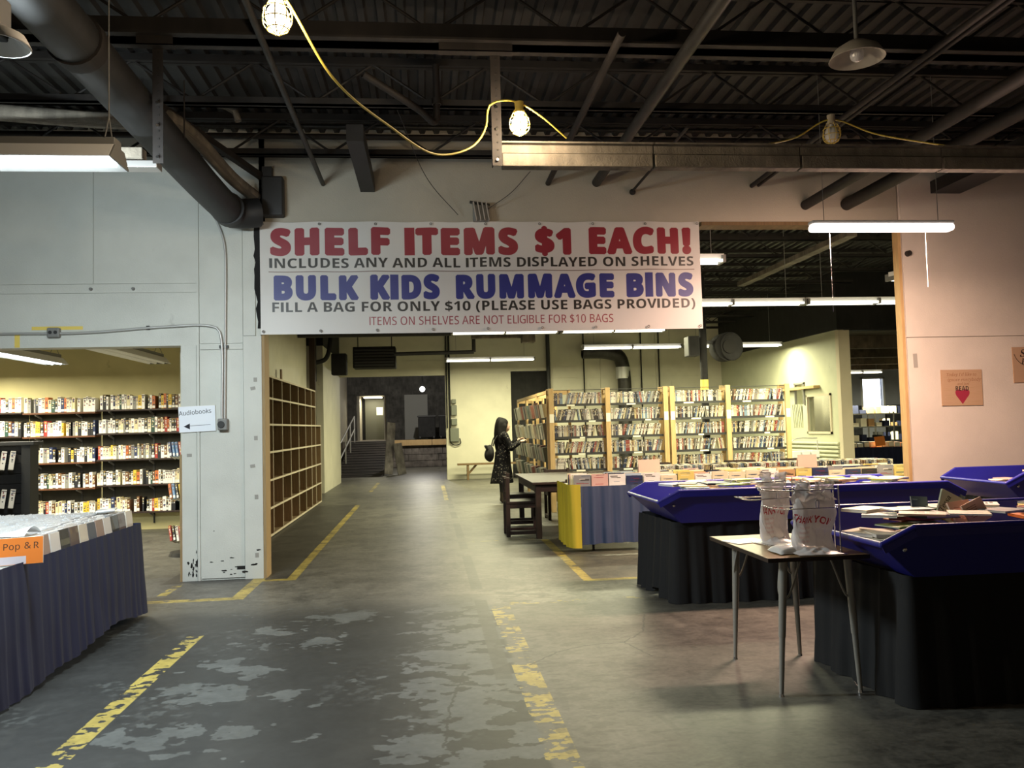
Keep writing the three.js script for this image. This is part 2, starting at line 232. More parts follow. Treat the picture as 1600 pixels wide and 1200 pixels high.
struct('wall_header', [ext(-1.72, 5.42, 3.73, TOP, ZB, ZW), ext(-1.66, -1.72, 3.73, TOP, ZB, ZW)], M.cream);
{ const w = structGroup('wall_right');
  mesh('backing', ext(5.44, 20, 0, TOP, ZW - 0.1, ZW - 0.012), M.rightWall, w);
  for (const [x0, x1, y0, y1] of [[5.46, 7.88, 2.4, 4.7], [7.885, 11, 2.4, 4.7], [5.46, 7.88, 0.02, 2.392], [7.885, 11, 0.02, 2.392]]) mesh('panel', bx(x1 - x0, y1 - y0, 0.016, (x0 + x1) / 2, (y0 + y1) / 2, ZW - 0.004), M.rightWall, w);
  mesh('knob', cyl(0.035, 0.03, 0.05, 5.52, 3.36, ZW + 0.025, Math.PI / 2), M.rustPipe, w);
  mesh('tape_mark', bx(0.05, 0.16, 0.002, 5.55, 2.13, ZW + 0.006, 0, 0, 0.03), M.tape, w);
  mesh('jamb_board', ext(5.405, 5.44, 0, 3.7, ZW - 0.1, ZW + 0.012), M.pine, w);
  mesh('header_board', ext(3.1, 5.4, 3.69, 3.73, ZB, ZW + 0.012), M.ply, w);
}
struct('wall_outer_left', ext(-9.2, -9, 0, TOP, -38, 4), M.cream); struct('wall_outer_right', ext(20, 20.2, 0, TOP, -30.2, ZB), M.cream);
struct('wall_front_right', ext(11, 11.2, 0, TOP, ZW, 4), M.rightWall); struct('wall_behind', ext(-9, 11.2, 0, TOP, 4, 4.2), M.cream);
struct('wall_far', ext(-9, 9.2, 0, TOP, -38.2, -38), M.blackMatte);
struct('wall_aisle', ext(-2.61, -2.56, 0, TOP, -18.2, ZB - 0.06), M.hallWall);
struct('wall_audiobooks', ext(-9, -2.61, 0, 3.2, -14.2, -14), M.yellowWall);
struct('ceiling_audiobooks', ext(-9, -2.61, 3.1, 3.2, -14, ZB), M.cream);
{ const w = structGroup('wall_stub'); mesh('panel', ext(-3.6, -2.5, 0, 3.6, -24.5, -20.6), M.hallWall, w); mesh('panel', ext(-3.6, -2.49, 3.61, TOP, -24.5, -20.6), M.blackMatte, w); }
struct('added_office_panel', ext(9.6, 9.65, 0, 3.3, -21.2, -18.4), M.hallWall);  // added cream panel behind the office window, put there to catch lamp light
struct('trim_1', ext(-2.5, -2.38, 0, 3.6, -18.35, -18.2), std({ color: lin(0.16, 0.11, 0.06), map: plyTex, roughness: 0.8 }));
{ // far wall of the hall, panelled, with the dock opening and a dark doorway
  const w = structGroup('wall_back'), z = -24.4;
  mesh('backing', [ext(-3.6, 0.56, 3.06, TOP, z - 0.2, z - 0.01), ext(0.56, 2.5, 0, TOP, z - 0.2, z - 0.01), ext(2.5, 3.6, 3.14, TOP, z - 0.2, z - 0.01), ext(3.6, 9.1, 0, TOP, z - 0.2, z - 0.01)], M.hallWall, w);
  for (const [x0, x1, y0, y1] of [[-3.6, 0.56, 3.06, 3.5], [-3.6, 0.56, 3.51, 4.7], [0.57, 2.5, 0, 3.1], [0.57, 2.5, 3.11, 4.7], [3.62, 5.2, 0, 2.9], [5.21, 6.9, 0, 2.9], [6.91, 9, 0, 2.9], [3.62, 5.2, 2.91, 4.7], [5.21, 6.9, 2.91, 4.7], [6.91, 9, 2.91, 4.7]]) mesh('panel', bx(x1 - x0, y1 - y0, 0.02, (x0 + x1) / 2, (y0 + y1) / 2, z), M.hallWall, w);
  mesh('door_leaf', ext(2.52, 3.58, 0, 3.12, z - 0.15, z - 0.08), M.blackMatte, w);
}
{ // the side wall with the office window
  const w = structGroup('wall_side');
  mesh('plaster', [ext(8.95, 9.1, 0, 3.43, -24.4, -19.35), ext(8.95, 9.1, 0, 1.85, -19.35, -18.88), ext(8.95, 9.1, 2.35, 3.43, -19.35, -18.88), ext(8.95, 9.1, 0, 1.19, -18.88, -17.2), ext(8.95, 9.1, 1.19, 3.43, -18.88, -18.73), ext(8.95, 9.1, 2.02, 3.43, -18.73, -17.62), ext(8.95, 9.1, 1.19, 3.43, -17.62, -17.2)], M.greenWall, w);
  mesh('soffit', ext(8.9, 9.2, 3.43, TOP, -24.4, -17.1), M.blackMatte, w);
  mesh('post', ext(8.9, 9.15, 0, 3.4, -17.2, -17.05), M.plyEdge, w);
  for (const [y0, y1, z0, z1] of [[1.15, 2.06, -18.77, -17.58]]) mesh('window_frame', [ext(8.92, 8.97, y0, y0 + 0.05, z0, z1), ext(8.92, 8.97, y1 - 0.05, y1, z0, z1), ext(8.92, 8.97, y0, y1, z0, z0 + 0.05), ext(8.92, 8.97, y0, y1, z1 - 0.05, z1)], M.plyEdge, w);
  mesh('window_pane', ext(9.0, 9.006, 1.19, 2.02, -18.73, -17.62), M.glass, w);
  mesh('window_frame', [ext(8.92, 8.97, 1.83, 2.37, -19.38, -19.34), ext(8.92, 8.97, 1.83, 2.37, -18.89, -18.85), ext(8.92, 8.97, 2.33, 2.37, -19.38, -18.85)], M.lampGrey, w);
  for (let k = 0; k < 6; k++) mesh('louvre', bx(0.02, 0.55, 0.05, 8.93, 1.58, -19.5 + 0.09 * k, 0, 0, 0.06), M.greenWall, w);
  for (let k = 0; k < 9; k++) mesh('corrugation', bar([8.93 - 0.0, 0.2 + 0.09 * k, -20.2], [8.93, 0.22 + 0.09 * k, -17.3], 0.035, 8), M.greenWall, w);
  mesh('bracket_board', ext(8.8, 8.95, 2.2, 2.26, -20.6, -18.1), M.pine, w);
}
{ const w = structGroup('wall_storeroom'), z = -30;   // bluish far room with a bright window
  mesh('plaster', [ext(9.1, 16.5, 0, TOP, z - 0.2, z), ext(17.35, 20, 0, TOP, z - 0.2, z), ext(16.5, 17.35, 0, 1.7, z - 0.2, z), ext(16.5, 17.35, 2.97, TOP, z - 0.2, z)], M.blueWall, w);
  mesh('dado', [ext(9.1, 16.45, 0, 1.95, z, z + 0.02), ext(17.4, 20, 0, 1.95, z, z + 0.02)], std({ color: lin(0.12, 0.13, 0.17), map: grime, roughness: 0.8 }), w);
  const win = structGroup('window_1'); mesh('window_frame', [ext(16.45, 16.52, 1.66, 3.01, z - 0.05, z + 0.04), ext(17.33, 17.4, 1.66, 3.01, z - 0.05, z + 0.04), ext(16.45, 17.4, 2.95, 3.01, z - 0.05, z + 0.04), ext(16.45, 17.4, 1.64, 1.7, z - 0.05, z + 0.06)], M.lampWhite, win);
  mesh('pane', ext(16.52, 17.33, 1.7, 2.95, z - 0.1, z - 0.094), M.glass, win);
  struct('wall_fascia', ext(9.2, 20, 3.4, TOP, -17.3, -17.1), M.blackMatte);
  struct('ceiling_storeroom', ext(9.2, 20, 3.4, 3.5, -30.2, -17.2), std({ color: lin(0.2, 0.17, 0.13), map: grime, roughness: 0.9 }));
  for (let k = 0; k < 4; k++) struct('trim_2', ext(9.2, 20, 3.1, 3.4, -18.4 - 2.8 * k, -18.2 - 2.8 * k), std({ color: lin(0.2, 0.16, 0.12), map: grime, roughness: 0.9 }));
}
{ // loading dock beyond the far opening
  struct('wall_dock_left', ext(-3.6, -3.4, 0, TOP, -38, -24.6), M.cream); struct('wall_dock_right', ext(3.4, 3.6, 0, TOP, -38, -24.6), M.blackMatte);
  const w = structGroup('wall_dock'); mesh('plaster', [ext(-3.4, -3.0, 1.06, TOP, -36.6, -36.4), ext(-3.0, -1.75, 3.0, TOP, -36.6, -36.4), ext(-1.75, 3.4, 1.06, TOP, -36.6, -36.4)], std({ color: lin(0.22, 0.22, 0.22), map: grime, roughness: 0.9 }), w);
  mesh('door_leaf', ext(-0.95, 0.05, 1.06, 3.0, -36.4, -36.34), std({ color: lin(0.3, 0.3, 0.28), roughness: 0.7 }), w); mesh('door_leaf', ext(1.6, 2.8, 1.06, 3.1, -36.4, -36.34), M.blackMatte, w);
  mesh('vestibule', [ext(-3.0, -2.9, 1.06, 3.1, -38, -36.6), ext(-1.85, -1.75, 1.06, 3.1, -38, -36.6), ext(-3, -1.75, 3.0, 3.1, -38, -36.6)], M.cream, w);
  mesh('door_leaf', ext(-2.75, -1.85, 1.06, 2.9, -37.95, -37.85), std({ color: lin(0.07, 0.07, 0.05), roughness: 0.6 }), w); mesh('notice', bx(0.28, 0.36, 0.01, -2.1, 2.35, -37.84), M.page, w);
  const d = structGroup('dock'); mesh('slab', ext(-3.4, 3.4, 0.0, 1.06, -38, -33.05), M.brick, d);
  for (let k = 0; k < 16; k++) for (let j = 0; j < 3; j++) mesh('block', bx(0.28, 0.23, 0.05, -1.35 + 0.3 * k + (j % 2) * 0.15, 0.13 + 0.25 * j, -33.03), M.brick, d);
  for (let k = 0; k < 3; k++) mesh('edge_timber', ext(-1.4 + 1.6 * k, 0.18 + 1.6 * k, 0.86, 1.08, -33.05, -32.9), M.pine, d);
  const r = structGroup('ramp'); const s = new THREE.Shape(); s.moveTo(0, 0); s.lineTo(6, 1.06); s.lineTo(6, 0); mesh('slope', place(flat(new THREE.ExtrudeGeometry(s, { depth: 1.5, bevelEnabled: false })), -2.95, 0, -27, 0, Math.PI / 2), std({ color: lin(0.09, 0.07, 0.065), map: grime, roughness: 0.8 }), r);
  for (let k = 0; k < 14; k++) mesh('tread', bx(1.45, 0.02, 0.04, -2.2, 0.035 + 1.06 * (k * 0.42 + 0.2) / 6, -27.2 - 0.42 * k), M.blackMatte, r);
}

// ---------- ceiling: ribbed deck on open-web joists ----------
{
  const c = structGroup('ceiling'), P = 0.1524, y0 = 4.7, y1 = 4.738, pos = [];
  const strip = (xa, ya, xb, yb) => pos.push(xa, ya, 4, xb, yb, 4, xa, ya, -38, xb, yb, 4, xb, yb, -38, xa, ya, -38);
  for (let x = -9; x < 20; x += P) { strip(x, y0, x + 0.05, y0); strip(x + 0.05, y0, x + 0.066, y1); strip(x + 0.066, y1, x + 0.136, y1); strip(x + 0.136, y1, x + P, y0); }
  const g = new THREE.BufferGeometry(); g.setAttribute('position', new THREE.Float32BufferAttribute(pos, 3)); g.computeVertexNormals(); g.setAttribute('uv', new THREE.Float32BufferAttribute(new Float32Array(pos.length / 3 * 2), 2));
  mesh('deck', g, M.deck, c); mesh('roof_slab', ext(-9.2, 20.2, 4.745, 4.9, -38.2, 4.2), M.cream, c);
  const web = (x0, x1, z, w) => { const gs = []; for (let x = x0, k = 0; x < x1 - 0.3; x += 0.5, k++) gs.push(bar([x, k % 2 ? 4.66 : 4.32, z], [x + 0.5, k % 2 ? 4.32 : 4.66, z], w, 6)); return gs; };
  for (let k = 0; k < 18; k++) { const z = -1.9 - 1.3 * k; if (Math.abs(z + 9) < 0.3) continue; const x0 = -8.9, x1 = z < -9 ? 8.8 : 10.9; mesh('joist', [ext(x0, x1, 4.64, 4.7, z - 0.05, z - 0.01), ext(x0, x1, 4.64, 4.7, z + 0.01, z + 0.05), ext(x0, x1, 4.28, 4.34, z - 0.05, z - 0.012), ext(x0, x1, 4.28, 4.34, z + 0.012, z + 0.05), ext(x0, x1, 4.28, 4.288, z - 0.05, z + 0.05), ...web(x0, x1, z, 0.012)], M.joist, c); }
  mesh('girder', [ext(-8.9, 10.9, 4.22, 4.36, -5.86, -5.74), ext(-8.9, 10.9, 4.22, 4.235, -5.92, -5.68)], M.joist, c);
}

// ---------- lamps ----------
// reflector lamp: trough hood, tubes, end caps, chains; long side along local x
function hoodLamp(name, label, category, [x, y, z], turn, L, lit, glowMat, color, power, group, chainTop = 4.7) {
  const t = thing(name, label, category, [x, y, z], turn, group);
  const pr = [[-0.15, -0.06], [-0.075, 0.03], [0.075, 0.03], [0.15, -0.06]], hood = [];
  for (let k = 0; k < 3; k++) { const a = pr[k], b = pr[k + 1], d = Math.hypot(b[0] - a[0], b[1] - a[1]); hood.push(bx(L, 0.006, d, 0, (a[1] + b[1]) / 2, (a[0] + b[0]) / 2, -Math.atan2(b[1] - a[1], b[0] - a[0]))); }
  mesh('reflector', hood, M.lampWhite, t); mesh('ballast_box', rbx(L, 0.05, 0.11, 0.006, 0, 0.058, 0), M.lampGrey, t);
  for (const s of [-1, 1]) { const sh = new THREE.Shape(); pr.forEach((p, i) => sh[i ? 'lineTo' : 'moveTo'](p[0], p[1])); mesh('end_cap', place(flat(new THREE.ExtrudeGeometry(sh, { depth: 0.01, bevelEnabled: false })), s * L / 2, 0, 0, 0, Math.PI / 2), M.lampGrey, t); }
  for (const s of [-1, 1]) mesh('tube', bar([-L / 2 + 0.03, -0.045, s * 0.055], [L / 2 - 0.03, -0.045, s * 0.055], 0.018, 12), lit ? glowMat : M.lampWhite, t);
  for (const s of [-1, 1]) mesh('hanger', [bar([s * L * 0.46, 0.08, -0.06], [s * L * 0.46, 0.22, 0], 0.004, 6), bar([s * L * 0.46, 0.08, 0.06], [s * L * 0.46, 0.22, 0], 0.004, 6), bar([s * L * 0.46, 0.22, 0], [s * L * 0.46, chainTop - y, 0], 0.004, 6)], M.lampGrey, t);
  if (lit) { areaLight(color, power, L - 0.06, 0.16, 0, -0.075, 0, t); if (turn === 0) for (const s of [1, -1]) { const l = areaLight(color, power * 1.5, L - 0.06, 0.05, 0, -0.08, s * 0.16, t); l.rotation.set(s > 0 ? Math.PI + 0.5 : -0.5, 0, 0); } }
  return t;
}
hoodLamp('hooded_fluorescent', 'lit white hooded fluorescent lamp hanging before the left wall', 'light fixture', [-2.42, 3.16, -5.0], 0, 1.3, true, M.glowLeft, COOL, POWER.left);
hoodLamp('hooded_fluorescent', 'lit hooded fluorescent lamp inside the audiobook room', 'light fixture', [-5.08, 2.58, -10.9], Math.PI / 2, 2.3, true, M.glowLeft, lin(1, 0.94, 0.72), POWER.audio, undefined, 3.1);
hoodLamp('hooded_fluorescent', 'unlit hooded fluorescent lamp inside the audiobook room', 'light fixture', [-3.83, 2.6, -11.25], Math.PI / 2, 2.4, false, M.glowLeft, COOL, 0, undefined, 3.1);
hoodLamp('hooded_fluorescent', 'lit hooded lamp at the picture edge inside the audiobook room', 'light fixture', [-6.75, 2.58, -12.2], Math.PI / 2, 2.3, true, M.glowLeft, lin(1, 0.94, 0.72), POWER.audio * 0.7, undefined, 3.1);
{ // bare wrap-around lamp before the right wall
  const t = thing('wrap_fluorescent', 'lit pinkish fluorescent lamp hanging before the right wall', 'light fixture', [4.17, 3.22, -7.1], 0);
  mesh('channel', rbx(1.36, 0.03, 0.1, 0.008, 0, 0.05, 0), M.lampWhite, t); mesh('diffuser', rbx(1.36, 0.07, 0.13, 0.03, 0, 0.004, 0), M.glowRight, t);
  for (const s of [-1, 1]) mesh('hanger', [bar([s * 0.55, 0.06, 0], [s * 0.55, 1.48, 0], 0.003, 6)], M.lampGrey, t);
  for (const [x, l] of [[-0.5, 0.72], [0.42, 0.5]]) { const g = []; for (let k = 0; k < l / 0.012; k++) g.push(sph(0.003, x, -0.05 - 0.012 * k, 0, 1, 1, 1, 6)); mesh('pull_chain', g, M.chrome, t); }
  areaLight(PINK, POWER.right, 1.34, 0.13, 0, -0.046, 0, t); for (const s of [1, -1]) { const l = areaLight(PINK, POWER.right * 0.9, 1.34, 0.08, 0, -0.036, s * 0.078, t); l.rotation.set(s > 0 ? -2.14 : -1.0, 0, 0); }
}
function stripLamp(label, [x, y, z], L, turn = 0, power = POWER.hall, drop = 4.7) {
  const t = thing('strip_fluorescent', label, 'light fixture', [x, y, z], turn, 'bare twin-tube fluorescent lamps of the back hall');
  mesh('channel', rbx(L, 0.06, 0.12, 0.006, 0, 0.06, 0), M.lampWhite, t);
  for (const s of [-1, 1]) mesh('tube', bar([-L / 2 + 0.02, 0, s * 0.09], [L / 2 - 0.02, 0, s * 0.09], 0.019, 10), M.glowHall, t);
  for (const u of [-0.5, 0, 0.5]) mesh('lamp_holder', bx(0.035, 0.09, 0.24, u * (L - 0.04), 0.02, 0), M.lampGrey, t);
  for (const s of [-1, 1]) mesh('hanger', bar([s * L * 0.38, 0.09, 0], [s * L * 0.38, drop - y, 0], 0.005, 6), M.lampGrey, t);
  areaLight(TUBE, power, L, 0.2, 0, -0.03, 0, t);
}
stripLamp('twin-tube lamp running along the bottom edge of the banner, left half', [1.55, 3.33, -16], 2.1); stripLamp('twin-tube lamp running along the bottom edge of the banner, right half', [3.7, 3.33, -16], 2.1);
stripLamp('twin-tube lamp above the bench against the far wall', [1.72, 3.28, -22], 2.4); stripLamp('twin-tube lamp above the far wall duct', [4.9, 3.3, -19.3], 2.42); stripLamp('twin-tube lamp behind the blower fan', [7.4, 3.3, -19.3], 2.42);
stripLamp('long twin-tube lamp to the right of the banner', [4.9, 3.37, -12.8], 2.44); stripLamp('long twin-tube lamp ending behind the right timber jamb', [7.36, 3.37, -12.8], 2.44);
stripLamp('short lit lamp beside the upper right corner of the banner', [3.05, 3.45, -9.75], 1.2); stripLamp('lit lamp just left of the right timber jamb, below the pink lamp', [6.65, 3.3, -10.3], 1.2, 0.25);
stripLamp('twin-tube lamp in the storeroom above its window', [13.2, 2.86, -24], 1.3, 0, POWER.far, 3.4);
{ const t = thing('added_office_lamp', 'added round lamp that brightens the office behind its window', 'light fixture', [9.36, 2.75, -19.4]); mesh('globe', sph(0.12, 0, 0, 0, 1, 0.6, 1), M.glowHall, t); mesh('stem', bar([0, 0.06, 0], [0, 0.65, 0], 0.012), M.lampGrey, t); const l = new THREE.PointLight(lin(1, 0.96, 0.75), 7, 0, 2); l.castShadow = true; t.add(l); }  // added lamp, not a seen fitting; brightens what shows through the office pane
// caged bulbs on a yellow cord
function cagedBulb(label, [x, y, z], lit) {
  const t = thing('caged_bulb', label, 'light bulb', [x, y, z], 0);
  mesh('socket', [cyl(0.028, 0.032, 0.07, 0, 0.1, 0), cyl(0.04, 0.04, 0.015, 0, 0.065, 0)], lit ? M.yellowTape : M.plyEdge, t);
  mesh('bulb', lathe([[0.001, -0.085], [0.03, -0.078], [0.05, -0.05], [0.056, -0.02], [0.045, 0.02], [0.02, 0.05], [0.014, 0.065]], 20), lit ? M.glowBulb : M.plasticClear, t);
  const g = []; for (let k = 0; k < 8; k++) { const a = k * Math.PI / 4, c = Math.cos(a), s = Math.sin(a); g.push(tube([[0.04 * c, 0.065, 0.04 * s], [0.068 * c, 0.0, 0.068 * s], [0.062 * c, -0.06, 0.062 * s], [0.01 * c, -0.1, 0.01 * s]], 0.003, 5, 10)); }
  for (const [y2, r] of [[0.02, 0.064], [-0.03, 0.068], [-0.075, 0.05]]) g.push(place(flat(new THREE.TorusGeometry(r, 0.003, 5, 24)), 0, y2, 0, Math.PI / 2)); mesh('cage', g, M.yellowTape, t);
  if (lit) { const l = new THREE.PointLight(WARM, POWER.bulb, 0, 2); l.position.set(0, -0.02, 0); l.castShadow = true; l.shadow.radius = 2; t.add(l); }
}
cagedBulb('lit caged bulb at the top edge of the picture', [-0.66, 3.47, -3.9], true); cagedBulb('lit caged bulb above the middle of the banner', [0.67, 3.57, -5.5], true); cagedBulb('unlit caged bulb hanging over the long beige duct', [3.26, 3.78, -6.2], false);
const cordMat = std({ color: lin(0.62, 0.5, 0.08), roughness: 0.5 });
lone('power_cord', tube([[-1.6, 3.9, -2.4], [-0.9, 3.68, -3.5], [-0.66, 3.6, -3.9], [-0.45, 3.34, -4.3], [-0.18, 3.27, -4.8], [0.09, 3.24, -5.2], [0.33, 3.37, -5.45], [0.45, 3.58, -5.64], [0.48, 3.74, -5.66], [0.57, 3.74, -5.56], [0.67, 3.7, -5.5], [0.83, 3.65, -5.6], [1.04, 3.56, -5.78]], 0.007, 6, 120), cordMat, 'yellow cord strung between the two lit caged bulbs', 'cable');
lone('power_cord', tube([[2.55, 3.56, -5.9], [2.95, 3.72, -6.15], [3.26, 3.88, -6.2], [3.6, 3.75, -6.15], [4.1, 3.56, -5.9]], 0.006, 6, 60), cordMat, 'thin cord holding the unlit caged bulb', 'cable');
{ const t = thing('dome_lamp', 'unlit shallow dome lamp under the dark deck at upper right', 'light fixture', [3.08, 4.03, -5.45]); mesh('shade', lathe([[0.02, 0.14], [0.07, 0.12], [0.15, 0.07], [0.19, 0.0], [0.185, 0.0], [0.145, 0.06], [0.06, 0.11]], 28), std({ color: lin(0.45, 0.42, 0.36), roughness: 0.5, side: THREE.DoubleSide }), t); mesh('bulb', sph(0.05, 0, 0.04, 0, 1, 1.2, 1), M.plasticClear, t); mesh('stem', bar([0, 0.13, 0], [0, 0.67, 0], 0.015), M.lampGrey, t); }
{ const t = thing('wall_pack_lamp', 'black box lamp with a cream shade in the upper left corner', 'light fixture', [-1.66, 3.06, -3.2]); mesh('housing', rbx(0.22, 0.16, 0.16, 0.01, 0, 0.03, 0), M.black, t); mesh('shade', lathe([[0.05, 0], [0.09, -0.02], [0.11, -0.06], [0.1, -0.06], [0.05, -0.01]], 20).translate(0.1, -0.03, 0), M.lampWhite, t); mesh('rod', bar([0, 0.1, 0], [0, 1.64, 0], 0.01), M.lampGrey, t); }
{ const t = thing('dock_lamp', 'small round white lamp glowing in the dark loading dock', 'light fixture', [-0.14, 2.98, -31]); mesh('globe', sph(0.1, 0, 0, 0), glow(lin(1, 1, 0.95), 8), t); mesh('rod', bar([0, 0.09, 0], [0, 1.715, 0], 0.012), M.black, t); const l = new THREE.PointLight(lin(1, 0.95, 0.85), POWER.dock * 0.7, 0, 2); l.castShadow = true; t.add(l); }
{ const t = thing('vestibule_lamp', 'glowing ceiling panel in the doorway beyond the dock', 'light fixture', [-2.35, 2.94, -37.2]); mesh('diffuser', rbx(0.8, 0.05, 0.5, 0.01, 0, 0.0, 0), M.glowDoor, t); areaLight(lin(1, 0.93, 0.68), POWER.dock * 1.2, 0.78, 0.48, 0, -0.03, 0, t); }

// ---------- pipes, ducts and hangers under the deck ----------
function pipeZ(name, label, cat, x, y, r, mat, z0 = -0.6, z1 = ZW + 0.01, square = false) { lone(name, square ? ext(x - r, x + r, y - r, y + r, z1, z0) : bar([x, y, z0], [x, y, z1], r, 20), mat, label, cat); }
{ const t = thing('drain_pipe', 'thick dark pipe running down to the wall beside the banner', 'pipe'); mesh('pipe', tube([[-2.0, 3.86, -1.5], [-2.0, 3.82, -5.2], [-1.95, 3.75, -8.2], [-1.9, 3.73, -8.55], [-1.68, 3.77, -8.66]], 0.15, 20, 80), M.darkPipe, t); mesh('collar', cyl(0.165, 0.165, 0.12, -2.0, 3.825, -5.0, Math.PI / 2), M.rustPipe, t); mesh('collar', cyl(0.165, 0.165, 0.14, -1.93, 3.745, -8.45, Math.PI / 2 ), M.darkPipe, t); for (const z of [-3, -6.6]) for (const x of [-2.16, -1.84]) mesh('strap', bar([x, 3.82, z], [x, 4.28, z], 0.006), M.rustPipe, t); }
{ const t = thing('insulated_pipe', 'cream wrapped pipe with an elbow above the thick dark pipe', 'pipe'); mesh('pipe', tube([[-3.4, 4.02, -6.6], [-2.35, 4.06, -6.9], [-2.1, 4.14, -7.05], [-2.0, 4.12, -7.3], [-1.86, 4.02, -8.3], [-1.76, 4.0, ZW + 0.02]], 0.065, 14, 70), M.wrap, t); mesh('joint', sph(0.085, -2.1, 4.13, -7.05), M.wrap, t); }
lone('wall_box', [rbx(0.22, 0.42, 0.14, 0.02, -1.56, 3.98, ZW + 0.07), bx(0.1, 0.12, 0.1, -1.62, 4.24, ZW + 0.05)], M.black, 'black box on the wall above the left end of the banner', 'wall box');
lone('rafter_bar', beam([-1.68, 4.2, -8.84], [-2.35, 4.2, -6.0], 0.06, 0.06), M.rustPipe, 'dark bar slanting down to the black wall box', 'pipe');
pipeZ('conduit', 'thin grey conduit left of the long dark duct', 'pipe', -1.05, 4.14, 0.024, M.galv); pipeZ('square_duct', 'square dark duct ending on the wall above the banner', 'duct', -0.58, 4.13, 0.075, M.darkPipe, -7.3, ZW + 0.01, true);
{ const t = thing('bent_pipe', 'short rusty pipe with an elbow left of the tall angle hanger', 'pipe'); mesh('pipe', tube([[-0.45, 4.36, -6.6], [0.0, 4.18, -6.9], [0.12, 4.12, -7.0], [0.14, 4.25, -7.0], [0.14, 4.62, -7.0]], 0.03, 12, 60), M.rustPipe, t); mesh('coupling', cyl(0.042, 0.042, 0.05, 0.14, 4.3, -7.0), M.rustPipe, t); }
pipeZ('sprinkler_pipe', 'thin rusty pipe meeting the wall right of the lit middle bulb', 'pipe', 1.38, 4.16, 0.03, M.rustPipe, -5.4); pipeZ('sprinkler_pipe', 'thick grey pipe meeting the wall above the word each', 'pipe', 1.92, 4.17, 0.05, M.galv, -4.6);
pipeZ('sprinkler_pipe', 'thinnest pipe meeting the wall above the right half of the banner', 'pipe', 2.32, 4.07, 0.014, M.rustPipe, -6.9); lone('cap', sph(0.035, 2.32, 4.06, ZW + 0.03), M.rustPipe, 'round cap where the thinnest pipe meets the wall', 'pipe cap');
pipeZ('sprinkler_pipe', 'left pipe of the close pair above the right end of the banner', 'pipe', 3.7, 4.14, 0.025, M.rustPipe); pipeZ('sprinkler_pipe', 'right pipe of the close pair above the right end of the banner', 'pipe', 3.78, 4.15, 0.02, M.rustPipe);
pipeZ('sprinkler_pipe', 'brown pipe meeting the wall left of the pink lamp', 'pipe', 4.32, 3.92, 0.055, M.rustPipe); pipeZ('sprinkler_pipe', 'thick brown pipe meeting the wall above the pink lamp', 'pipe', 4.81, 3.93, 0.07, M.rustPipe);
lone('square_duct', ext(5.84, 6.2, 4.06, 4.2, ZW, -6.3), M.darkPipe, 'wide dark duct meeting the wall at upper right', 'duct');
lone('wall_pipe', [bar([-8.8, 4.68 - 0.02, -8.6], [10.8, 4.66, -8.6], 0.022, 10)], M.galv, 'upper of two thin pipes along the top of the wall', 'pipe'); lone('wall_pipe', bar([-8.8, 4.56, -8.62], [10.8, 4.56, -8.62], 0.03, 10), M.rustPipe, 'lower of two thin pipes along the top of the wall', 'pipe');
lone('ceiling_pipe', tube([[-8.8, 4.38, -7.3], [-2.2, 4.38, -7.3], [-1.75, 4.37, -7.3], [-1.6, 4.3, -7.3], [-1.58, 4.22, -7.3]], 0.03, 10, 80), M.wrap, 'pale pipe with a bent end behind the left angle hanger', 'pipe');
lone('ceiling_pipe', bar([-8.8, 4.45, -6.3], [9, 4.45, -6.3], 0.02, 10), M.galv, 'long thin pipe crossing the whole deck', 'pipe');
function angleHanger(label, x, wide) { const t = thing('angle_hanger', label, 'hanger', [x, 0, -5.8]); mesh('upright', [ext(-0.035, 0.035, 3.36, 4.23, 0.0, 0.006), ext(-0.035, -0.029, 3.36, 4.23, -0.05, 0)], M.rustPipe, t); const g = []; for (let k = 0; k < 15; k++) g.push(cyl(0.007, 0.007, 0.003, 0.005, 3.42 + 0.055 * k, 0.008, Math.PI / 2, 0, 0, 8)); mesh('punched_holes', g, M.hole, t).userData.kind = 'stuff'; mesh('top_angle', [ext(-wide, 0.12, 4.16, 4.22, 0.07, 0.076), ext(-wide, 0.12, 4.16, 4.166, 0.0, 0.076)], M.rustPipe, t); for (const y of [3.4, 3.62, 3.78]) mesh('bolt', cyl(0.011, 0.011, 0.02, 0.0, y, 0.012, Math.PI / 2, 0, 0, 6), M.chrome, t); }
angleHanger('punched angle hanger before the left wall beside the hooded lamp', -1.79, 0.12); angleHanger('punched angle hanger at the left end of the long beige duct', 0.54, 0.4);
{ const t = thing('cable_duct', 'long beige duct hanging across the right half above the banner', 'duct', [0, 0, -5.86]); for (let k = 0; k < 9; k++) { const x0 = 0.58 + 1.12 * k; mesh('box_section', rbx(1.105, 0.095, 0.1, 0.008, x0 + 0.55, 3.41, 0), M.wrap, t); mesh('top_channel', bx(1.112, 0.06, 0.08, x0 + 0.55, 3.495, -0.01), M.wrap, t); mesh('flange', bx(1.112, 0.012, 0.14, x0 + 0.55, 3.532, 0), M.wrap, t); } }
{ const t = thing('cable_duct', 'beige duct on a steel rail behind the left hooded lamp', 'duct', [0, 0, -5.86]); mesh('box_section', rbx(5, 0.08, 0.1, 0.008, -4.4, 3.44, 0), M.wrap, t); mesh('rail', rbx(7, 0.05, 0.12, 0.006, -5.3, 3.36, 0), M.steel, t); }
lone('hall_channel', rbx(0.16, 0.09, 4.2, 0.01, 6.07, 4.12, -13.2), M.wrap, 'long pale channel under the hall deck right of the banner', 'beam');
